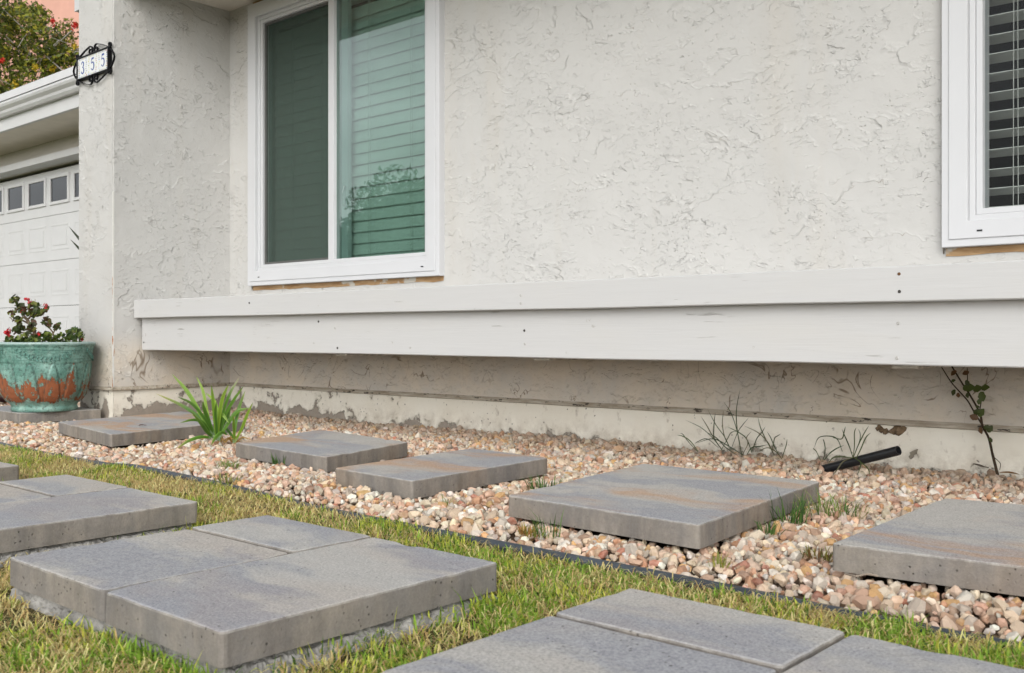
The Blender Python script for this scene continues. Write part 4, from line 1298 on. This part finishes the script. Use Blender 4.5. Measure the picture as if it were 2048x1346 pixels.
wiry('wiry grass weed leaning over the black pipe against the wall', [
    [(1600, 850), (1610, 750), (1610, 650), (1625, 610)], [(1600, 850), (1640, 750), (1690, 650), (1725, 595)], [(1600, 850), (1570, 760), (1540, 690), (1510, 620)], [(1600, 850), (1650, 720), (1655, 660), (1640, 620)],
    [(1620, 860), (1660, 780), (1700, 690), (1740, 650)], [(1370, 870), (1420, 810), (1480, 770), (1530, 750)], [(1360, 880), (1380, 790), (1370, 720), (1360, 700)], [(1600, 850), (1500, 840), (1440, 850), (1400, 900)],
    [(1600, 840), (1680, 900), (1720, 940), (1735, 1000)], [(1610, 850), (1660, 880), (1650, 940), (1630, 990)], [(1590, 850), (1520, 880), (1470, 950), (1420, 1000)], [(1350, 880), (1310, 800), (1290, 780), (1285, 770)]], 3.938, (1300, 700), 3.46)
wiry('dead brown curled stalk at the wall above the gravel', [[(1515, 800), (1480, 710), (1430, 680), (1330, 690), (1290, 780)], [(1440, 690), (1510, 700), (1530, 640), (1540, 600)]], 3.938, (1300, 700), 3.62)

# climbing weed at the right
vine = tag(empty('climbing_weed', on_wall(1990, 946, 3.60)), 'spindly dark climbing weed with few leaves growing up behind the ledge', 'plant')
vo = on_wall(1990, 946, 3.60)
def vp(o):
    o.parent = vine; o.matrix_parent_inverse = Matrix.Translation(-vo); return o
def vw(x, y, yy=3.62): return on_wall(1780 + x / 4.806, 700 + y / 4.806, yy)
stem_m = plain('dark_stem', (.045, .03, .018), .8, .2, .3, 60)
for pts, r in (([(1035, 1200), (985, 1000), (950, 850), (890, 730), (860, 600), (760, 420), (700, 330), (590, 150)], .0048), ([(880, 710), (800, 580), (740, 480), (640, 370), (575, 290), (480, 140)], .0032),
               ([(860, 590), (880, 480), (900, 400)], .002), ([(742, 350), (745, 250), (742, 170)], .002), ([(1000, 1030), (1060, 1090), (1055, 1150)], .0015)):
    bm = bmesh.new()
    P = smooth_path([vw(x, y, 3.60 if y > 1100 else 3.625) for x, y in pts], 5)
    add_tube(bm, P, [r * (1 - .4 * i / len(P)) for i in range(len(P))], 6)
    vp(from_bm('stem', bm, stem_m))
def leaf_blade(bm, c, t, nrm, L, W, col, lay, n=6, wav=.12):
    t = t.normalized(); s = t.cross(nrm).normalized(); nn = s.cross(t).normalized()
    cen = [c + t * L * i / n + nn * (-.15 * L * (i / n) ** 2) for i in range(n + 1)]
    prev = None
    for i, p in enumerate(cen):
        f = i / n
        w = W / 2 * math.sin(math.pi * min(1, max(.02, f * .93 + .05))) ** .75
        j = 1 + wav * math.sin(i * 2.4)
        cur = [bm.verts.new(p - s * w * j + nn * w * .3), bm.verts.new(p), bm.verts.new(p + s * w * j + nn * w * .3)]
        for v in cur: v[lay] = (*col, 1)
        if prev:
            bm.faces.new((prev[0], prev[1], cur[1], cur[0])); bm.faces.new((prev[1], prev[2], cur[2], cur[1]))
        prev = cur
for (x, y, L, ang, c) in ((700, 370, .050, 10, 0), (800, 385, .042, 20, 0), (880, 370, .038, 15, 0), (880, 400, .042, 280, 0), (865, 470, .025, 260, 0), (800, 600, .034, 10, 1), (855, 640, .040, 60, 0), (625, 380, .028, 250, 1),
                          (655, 410, .022, 270, 2), (850, 660, .036, 160, 2), (940, 790, .034, 60, 1), (870, 740, .030, 280, 2), (590, 300, .018, 20, 1), (730, 290, .026, 300, 1), (760, 210, .028, 200, 2), (640, 200, .030, 220, 2), (825, 545, .018, 0, 1), (900, 740, .03, -5, 1), (960, 840, .022, 290, 1), (745, 410, .024, 280, 1)):
    bm = bmesh.new(); lay = bm.verts.layers.float_color.new('Col')
    col = ((.075, .105, .022), (.055, .07, .02), (.13, .07, .03))[c]
    a = R(ang)
    leaf_blade(bm, vw(x, y, 3.615), Vector((math.cos(a), random.uniform(-.5, .1), math.sin(a))), Vector((random.uniform(-.5, .3), -1, .4)), L * .8, L * .62, col, lay)
    vp(from_bm('leaf', bm, MT['leaf'], smooth=True))

# small litter
def dead_leaf(loc, L, col, label, ang, tilt=.2):
    bm = bmesh.new(); lay = bm.verts.layers.float_color.new('Col')
    leaf_blade(bm, Vector((0, 0, .004)), Vector((math.cos(ang), math.sin(ang), tilt)), Vector((.1, .2, 1)), L, L * .55, col, lay, wav=.3)
    tag(from_bm('dead_leaf', bm, MT['leaf'], None, loc), label, 'leaf')
dead_leaf(on_ground(278, 853, .106), .045, (.14, .06, .045), 'curled dark brown dead leaf lying on the slab beside the pot', .4)
dead_leaf(Vector((-1.31, 3.655, .098)), .05, (.30, .27, .22), 'grey dead leaf leaning on the wall right of the black pipe', 1.2, 1.2)
dead_leaf(on_ground(1975, 938, .085), .075, (.17, .14, .11), 'large dull brown dead leaf at the foot of the climbing weed', 2.6, .1)
dead_leaf(on_ground(2000, 948, .085), .06, (.36, .20, .07), 'orange dead leaf at the foot of the climbing weed', .2, .1)
bm = bmesh.new()
tw = [on_ground(1690, 1147, .066), on_ground(1712, 1152, .072), on_ground(1735, 1148, .071), on_ground(1756, 1152, .068)]
add_tube(bm, smooth_path(tw, 4), .0022, 5)
tag(from_bm('dry_twig', bm, plain('grey_twig', (.30, .25, .20), .9)), 'dry grey twig lying along the front of the right-edge slab', 'twig')

# ================================================================== POT AND GERANIUM
POT = Vector((-5.965, 2.612, .1045))
pot = tag(empty('flower_pot', POT), 'large teal glazed clay pot with peeling orange patches standing on a slab', 'flower pot')
prof = [(0.0, .004), (.150, .004), (.172, .0), (.179, .006), (.180, .018), (.176, .030), (.182, .042), (.200, .062), (.219, .088), (.231, .118), (.238, .155), (.244, .20), (.249, .245), (.2515, .280), (.2545, .285), (.256, .292), (.259, .32), (.263, .35), (.268, .372), (.275, .382), (.279, .389), (.279, .397), (.274, .402), (.262, .402), (.256, .396), (.252, .37), (.24, .30)]
dense = []
for (r0, z0), (r1, z1) in zip(prof, prof[1:]):
    m_ = max(1, int(abs(z1 - z0) / .006))
    dense += [(r0 + (r1 - r0) * k / m_, z0 + (z1 - z0) * k / m_) for k in range(m_)]
dense.append(prof[-1])
bm = bmesh.new(); glay = bm.verts.layers.float_color.new('Col'); ns = 240; rings = []
for n_r, (r, z) in enumerate(dense):
    ring = []
    for k in range(ns):
        th = 2 * math.pi * k / ns
        rr = r
        if .06 < z < .285 and r > .18 and n_r < len(dense) * .7:
            ph = (th * 13 / (2 * math.pi)) % 1.0
            hgt = min(1, max(0, (z - .06) / .22))                      # tall pointed leaves
            wdt = .40 * (1 - hgt) ** .55 + .03
            d = abs(ph - .5)
            rr += .0065 * max(0, min(1, (wdt - d) / .05)) - .0035 * math.exp(-((d - wdt) / .028) ** 2)
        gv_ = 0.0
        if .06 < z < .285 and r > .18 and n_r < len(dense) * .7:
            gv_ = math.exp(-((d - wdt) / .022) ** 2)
        if .29 < z < .37: rr += .0009 * math.sin(z * 900)
        vv_ = bm.verts.new((rr * math.cos(th), rr * math.sin(th), z)); vv_[glay] = (gv_, gv_, gv_, 1); ring.append(vv_)
    rings.append(ring)
for a, b in zip(rings, rings[1:]):
    for k in range(ns): bm.faces.new((a[k], a[(k+1) % ns], b[(k+1) % ns], b[k]))
def pot_mat():
    m = M('peeling_teal_glaze')
    z = m.sep(m.obj)[2]
    n = m.noise(m.warp(m.mapping(m.obj, (1, 1, .30)), 9, .05), 13, 8, .72)
    band = m.math('MULTIPLY', m.rng(z, .02, .07, 0, 1), m.rng(z, .15, .26, 1, 0))
    n = m.math('ADD', m.math('MULTIPLY', n, .72), m.math('MULTIPLY', m.noise(m.obj, 48, 5, .7), .28))
    k = m.math('ADD', n, m.math('MULTIPLY', band, .15))
    peel = m.rng(k, .640, .655)
    teal = m.mix(m.rng(m.noise(m.obj, 7, 6, .65), .32, .66), (.055, .16, .125), (.25, .44, .38))
    pale = m.rng(m.noise(m.mapping(m.obj, (1, 1, .35)), 16, 5, .65), .52, .74)
    teal = m.mix(m.math('MULTIPLY', pale, .55), teal, (.42, .58, .51))
    gr = m.math('MULTIPLY', m.rng(m.noise(m.obj, 55, 6, .75), .48, .64), .78)
    teal = m.mix(gr, teal, (.03, .05, .04))
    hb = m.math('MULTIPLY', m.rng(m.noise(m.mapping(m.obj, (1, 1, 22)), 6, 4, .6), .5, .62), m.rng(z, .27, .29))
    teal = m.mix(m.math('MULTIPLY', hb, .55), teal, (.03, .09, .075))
    teal = m.mix(m.math('MULTIPLY', m.rng(z, .385, .395), .55), teal, (.50, .60, .58))
    clay = m.mix(m.noise(m.obj, 22, 5, .65), (.13, .042, .02), (.37, .125, .05))
    halo = m.rng(k, .58, .66)
    teal = m.mix(m.math('MULTIPLY', halo, .25), teal, (.20, .10, .05))
    c = m.mix(peel, teal, clay)
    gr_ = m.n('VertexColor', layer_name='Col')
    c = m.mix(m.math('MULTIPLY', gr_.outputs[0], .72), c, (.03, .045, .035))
    h = m.math('SUBTRACT', m.math('MULTIPLY', m.noise(m.obj, 90, 4, .6), .4), peel)
    return m.done(m.bsdf(c, m.rng(peel, 0, 1, .42, .9), m.bump(h, 1, .002), .35))
from_bm('pot_body', bm, pot_mat(), pot, smooth=True)
# garland of slanted leaves along the rim band
bm = bmesh.new()
for sw in range(4):
    for k in range(15):
        f = k / 14 * 2 - 1
        th = R(-112 + sw * 90) + f * R(34)
        z = .302 + .050 * f * f
        for q in (-1, 1):
            r0 = .2625 + (z - .30) * .16
            c = Vector((r0 * math.cos(th), r0 * math.sin(th), z + q * .008))
            tz = Vector((-math.sin(th), math.cos(th), 0)) * .7 + Vector((0, 0, q * .75))
            add_tube(bm, [c - tz * .009, c, c + tz * .009], [.0012, .0036, .0012], 5)
from_bm('garland', bm, plain('garland_glaze', (.10, .24, .20), .5, .4, .45, 40), pot, smooth=True)
bm = bmesh.new()
bmesh.ops.create_circle(bm, cap_ends=True, segments=40, radius=.25, matrix=Matrix.Translation((0, 0, .365)))
from_bm('soil', bm, plain('potting_soil', (.05, .035, .025), .95, .1, .4, 40, .01), pot)

ger = tag(empty('geranium', POT + Vector((0, 0, .366))), 'straggly geranium with dark leaves and red blooms growing in the teal pot', 'plant')
gO = POT + Vector((0, 0, .366))
def gq(x, y, dz=0.0): return at(x / 4.4875, 570 + y / 4.4875, 5.90 + dz)
def gpar(o):
    o.parent = ger; o.matrix_parent_inverse = Matrix.Translation(-gO); return o
bark = plain('woody_stem', (.20, .145, .10), .85, .2, .35, 60, .002)
for pts, r in (([(330, 560), (315, 440), (265, 350), (235, 300), (200, 290)], .012), ([(265, 350), (200, 320), (170, 340)], .006), ([(250, 310), (290, 260), (310, 200)], .006), ([(235, 300), (190, 230), (150, 170)], .005),
               ([(480, 540), (480, 440), (430, 370), (410, 330)], .005), ([(480, 430), (500, 390), (515, 370)], .004), ([(320, 450), (230, 430), (150, 430)], .006), ([(600, 540), (620, 480), (660, 440)], .005), ([(140, 330), (110, 310), (85, 288)], .003), ([(360, 270), (390, 230), (415, 190)], .003), ([(310, 200), (260, 150), (235, 130)], .002), ([(60, 540), (70, 470), (70, 430)], .003), ([(310, 190), (315, 140), (315, 125)], .002)):
    bm = bmesh.new()
    P = smooth_path([gq(x, y) for x, y in pts], 4)
    add_tube(bm, P, [r * (1 - .4 * i / len(P)) for i in range(len(P))], 6)
    gpar(from_bm('stem', bm, bark, smooth=True))
bm = bmesh.new(); lay = bm.verts.layers.float_color.new('Col')
CL = [(130, 130, 42, 16), (185, 205, 45, 18), (235, 240, 40, 12), (310, 200, 55, 26), (300, 250, 45, 16), (365, 250, 30, 10), (160, 320, 42, 16), (110, 250, 30, 8), (180, 390, 45, 16), (270, 400, 35, 12), (145, 410, 30, 8),
      (415, 325, 40, 14), (440, 355, 25, 8), (510, 375, 35, 12), (660, 430, 55, 22), (610, 455, 40, 14), (720, 455, 40, 14), (520, 490, 60, 22), (350, 490, 60, 24), (230, 490, 60, 26), (90, 495, 50, 22), (160, 500, 40, 16), (440, 480, 50, 16), (420, 440, 30, 8), (680, 490, 50, 16), (590, 500, 40, 12), (300, 500, 50, 16), (410, 215, 22, 6), (285, 350, 30, 8)]
for (cx, cy, s, k) in CL:
    for _ in range(int(k * 1.5)):
        a = random.uniform(0, 6.28); rr = math.sqrt(random.random()) * s
        c = gq(cx + rr * math.cos(a), cy + rr * math.sin(a) * .85, random.uniform(-.06, .05))
        nrm = Vector((random.gauss(0, .6), random.gauss(-.5, .5), random.gauss(.5, .5))).normalized()
        t = nrm.cross(Vector((random.gauss(0, 1), random.gauss(0, 1), random.gauss(0, 1)))).normalized(); b2 = nrm.cross(t)
        rad = random.uniform(.011, .020)
        col = random.choice([(.060, .085, .022), (.085, .12, .03), (.045, .055, .02), (.15, .165, .035), (.11, .05, .03)]) if cy < 420 else random.choice([(.06, .10, .022), (.09, .135, .03), (.15, .19, .035), (.045, .075, .02)])
        m0 = bm.verts.new(c - nrm * rad * .2); m0[lay] = (*col, 1)
        ring = []
        for q in range(9):
            an = 2 * math.pi * q / 9; r_ = rad * (1 if q % 2 else .8)
            if q == 0: r_ = rad * .25
            v = bm.verts.new(c + (t * math.cos(an) + b2 * math.sin(an)) * r_); v[lay] = (*[x * random.uniform(.85, 1.25) for x in col], 1); ring.append(v)
        for q in range(9): bm.faces.new((m0, ring[q], ring[(q + 1) % 9]))
o = gpar(from_bm('foliage', bm, MT['leaf'])); o['kind'] = 'stuff'
red = plain('red_petal', (.42, .012, .02), .5, .3, .3, 90)
for (cx, cy, s, k) in ((70, 425, 36, 26), (345, 430, 20, 9), (190, 235, 20, 9), (235, 130, 14, 5), (275, 145, 14, 5), (413, 182, 12, 5), (735, 490, 14, 6), (420, 218, 12, 4)):
    bm = bmesh.new()
    for _ in range(k):
        c = gq(cx + random.gauss(0, s * .45), cy + random.gauss(0, s * .45), random.uniform(-.05, -.01) if cy > 300 else random.uniform(-.03, .02))
        nrm = Vector((random.gauss(0, .5), -1, random.gauss(.3, .5))).normalized()
        t = nrm.cross(Vector((0, .2, 1))).normalized(); b2 = nrm.cross(t)
        for p5 in range(5):
            an = 2 * math.pi * p5 / 5 + random.random()
            d = t * math.cos(an) + b2 * math.sin(an); e = t * -math.sin(an) + b2 * math.cos(an)
            bm.faces.new([bm.verts.new(x) for x in (c, c + d * .007 - e * .005 + nrm * .002, c + d * .012, c + d * .007 + e * .005 + nrm * .002)])
    gpar(from_bm('flower_head', bm, red))

# second pot cropped by the left edge, and a length of maroon hose behind
bm = bmesh.new()
c0 = at(-46, 800, 7.0); c0.z = .05
rings = []
for (r, z) in ((.0, .0), (.10, 0), (.13, .02), (.165, .20), (.172, .205), (.172, .235), (.158, .235), (.15, .17), (0, .17)):
    rings.append([bm.verts.new((r * math.cos(k * math.pi / 14), r * math.sin(k * math.pi / 14), z)) for k in range(28)] if r else [bm.verts.new((0, 0, z))])
for a, b in zip(rings, rings[1:]):
    for k in range(28):
        f = {a[k % len(a)], a[(k + 1) % len(a)], b[(k + 1) % len(b)], b[k % len(b)]}
        q = [a[k % len(a)]] + ([a[(k+1) % 28]] if len(a) > 1 else []) + ([b[(k+1) % 28]] if len(b) > 1 else []) + [b[k % len(b)]]
        if len(set(q)) >= 3: bm.faces.new(q)
tag(from_bm('clay_pot', bm, plain('pink_terracotta', (.46, .22, .16), .85, .2, .2, 14, .001), None, c0, True), 'plain pinkish clay pot cropped by the left edge of the picture', 'flower pot')
bm = bmesh.new()
hp_ = [at(-60, 806, 7.3), at(0, 800, 7.25), at(60, 796, 7.3), at(150, 797, 7.4), at(172, 797, 7.5)]
for p in hp_: p.z = .082
add_tube(bm, smooth_path(hp_, 6), .020, 8)
tag(from_bm('garden_hose', bm, plain('maroon_rubber', (.12, .055, .06), .5, .4, .25, 20), smooth=True), 'maroon hose lying on the gravel behind the teal pot', 'hose')

# ---- spiky plant behind the pillar: two dark tips show
yo = Vector((-6.62, 3.55, .05))
yuc = tag(empty('spiky_plant', yo), 'dark spiky-leaved plant whose tips poke out behind the pillar', 'plant')
tips = [at(137, 452, 6.85), at(140, 478, 6.75)]
for k in range(9):
    bm = bmesh.new(); lay = bm.verts.layers.float_color.new('Col')
    cr = Vector((-6.50, 3.52, .62))
    if k < 2:
        tp = tips[k]; pts = [cr, cr.lerp(tp, .5) + Vector((0, 0, .03)), tp]
    else:
        a = R(25 + k * 16); tp = cr + Vector((math.cos(a) * .22, .28 + .1 * math.sin(a * 2), .35 + .1 * (k % 3))); pts = [cr, cr.lerp(tp, .5) + Vector((0, 0, .04)), tp]
    ribbon(bm, smooth_path(pts, 6), .034, .4, (.045, .06, .03), lay)
    o = from_bm('leaf', bm, MT['leaf'], smooth=True); o.parent = yuc; o.matrix_parent_inverse = Matrix.Translation(-yo)
bm = bmesh.new(); add_tube(bm, [yo, (-6.52, 3.53, .40), (-6.50, 3.52, .64)], [.05, .04, .05], 8)
o = from_bm('trunk', bm, bark); o.parent = yuc; o.matrix_parent_inverse = Matrix.Translation(-yo)

# ================================================================== BACKGROUND: shrub on the hillside, pink building
pinkb = tag(empty('pink_building', (-36, 19, 5)), 'pink stucco building beyond the flowering shrub above the garage roof', 'building')
bm = bmesh.new(); add_box(bm, -19, 13, -4.4, 6, -1, 9.5)
from_bm('wall', bm, plain('pink_stucco', (.66, .37, .29), .9, .2, .05, 2, .004), pinkb)
bm = bmesh.new(); add_box(bm, -19.3, 13.3, -4.8, 6.3, 9.5, 9.8)
from_bm('roof', bm, MT['white'], pinkb)
def leaf_cloud(n, sampler, size, cols, wts):
    P = np.array([sampler() for _ in range(n)])
    nr = rng.normal(size=(n, 3)); nr[:, 2] += .5; nr /= np.linalg.norm(nr, axis=1, keepdims=True)
    t = np.cross(nr, rng.normal(size=(n, 3))); t /= np.linalg.norm(t, axis=1, keepdims=True); b = np.cross(nr, t)
    s = rng.uniform(.6, 1.3, n)[:, None] * size
    V = np.stack([P - t * s, P + b * s * .45 + nr * s * .1, P + t * s, P - b * s * .45 + nr * s * .1], 1).reshape(-1, 3)
    F = np.arange(n * 4).reshape(-1, 4)
    c = np.clip(np.array(cols)[rng.choice(len(cols), n, p=np.array(wts) / sum(wts))] * rng.uniform(.75, 1.25, (n, 1)), .005, .8)
    return V, [F], np.repeat(np.concatenate([c, np.ones((n, 1))], 1), 4, 0)
def clumps(centres, r):
    def s():
        c = random.choice(centres)
        v = Vector((random.gauss(0, 1), random.gauss(0, 1), random.gauss(0, 1))).normalized() * r * random.random() ** .45 * c[3]
        return (c[0] + v.x, c[1] + v.y, c[2] + v.z)
    return s
sb = at(60, 250, 23.5); sb.z = 4.6
shrub = tag(empty('flowering_shrub', sb), 'big sprawling shrub with yellow-green leaves and red blooms behind the garage roof', 'shrub')
cents = []
for _ in range(240):
    uu_ = random.uniform(-170, 330); lim = -6 + 52 * max(0, (uu_ - 30) / 130) + random.uniform(-15, 60) if uu_ > -20 else -70
    vv_ = random.uniform(lim, 300); p = at(uu_, vv_, random.uniform(22, 25.5)); cents.append((p.x, p.y, p.z, random.uniform(.7, 1.3)))
V, F, C = leaf_cloud(30000, clumps(cents, .30), .062, [(.13, .165, .022), (.22, .24, .03), (.05, .07, .016), (.38, .34, .035), (.08, .10, .025), (.40, .24, .15)], [.30, .26, .20, .10, .12, .035])
o = link('foliage', np_mesh('foliage', V, F, C), MT['leaf'], shrub); o.matrix_parent_inverse = Matrix.Translation(-sb); o['kind'] = 'stuff'
bm = bmesh.new()
for k in range(150):
    c = random.choice(cents); p = Vector(c[:3]); d = Vector((random.gauss(0, .5), random.gauss(-.3, .4), random.gauss(.1, .5)))
    add_tube(bm, smooth_path([p - d * .7, p + Vector((random.gauss(0, .1), random.gauss(0, .1), random.gauss(0, .1))), p + d * .7], 3), [.013 - .0014 * i for i in range(7)], 4)
for k in range(5):
    p = sb + Vector((random.uniform(-1.5, 1.5), random.uniform(-.4, .4), -.6)); add_tube(bm, [p, p + Vector((random.gauss(0, .4), 0, .8)), p + Vector((random.gauss(0, 1), 0, 1.7))], [.06, .045, .02], 6)
o = from_bm('branches', bm, plain('grey_branch', (.38, .35, .31), .9), shrub); o.matrix_parent_inverse = Matrix.Translation(-sb)
for nm_, cl, pts in (('red_bloom', (.55, .03, .02), [(105, 44), (149, 51), (6, 120)]), ('yellow_spray', (.50, .36, .02), [(70, 135), (105, 140), (30, 168), (148, 92)])):
    for (x, y) in pts:
        V, F, C = leaf_cloud(26, lambda: tuple(at(x + random.gauss(0, 3), y + random.gauss(0, 3), 21.6 + random.uniform(-.05, .05))), .045, [cl], [1])
        o = link(nm_, np_mesh(nm_, V, F, C), MT['leaf'], shrub); o.matrix_parent_inverse = Matrix.Translation(-sb)

# ---- trees across the street: mirrored in the window glass
def street_tree(x, y, h, r, label):
    t = tag(empty('street_tree', (x, y, 0)), label, 'tree', 'trees across the street')
    bm = bmesh.new(); add_tube(bm, [(0, 0, -.1), (.1, 0, h * .3), (0, .1, h * .6)], [.22, .16, .08], 8)
    for k in range(6):
        a = k * 1.05; add_tube(bm, [(0, 0, h * (.3 + .04 * k)), (math.cos(a) * r * .6, math.sin(a) * r * .6, h * .65)], [.08, .03], 6)
    from_bm('trunk', bm, bark, t)
    cs = []
    for _ in range(70):
        a = random.uniform(0, 6.28); q = math.sqrt(random.random()) * r * .85
        cs.append((q * math.cos(a), q * math.sin(a), h * random.uniform(.40, .92), random.uniform(.7, 1.2)))
    V, F, C = leaf_cloud(40000, clumps(cs, r * .22), .11, [(.05, .09, .02), (.08, .13, .03), (.03, .055, .015)], [.4, .35, .25])
    o = link('crown', np_mesh('crown', V, F, C), MT['leaf'], t); o['kind'] = 'stuff'
street_tree(-28.0, -20.6, 6.3, 4.2, 'leafy green tree across the street mirrored low in the green window glass')
street_tree(-19.5, -21.4, 8.0, 4.2, 'taller leafy tree across the street mirrored at the edge of the window glass')
street_tree(-36.0, -19.0, 5.2, 4.4, 'low leafy tree across the street at the far end of the row')
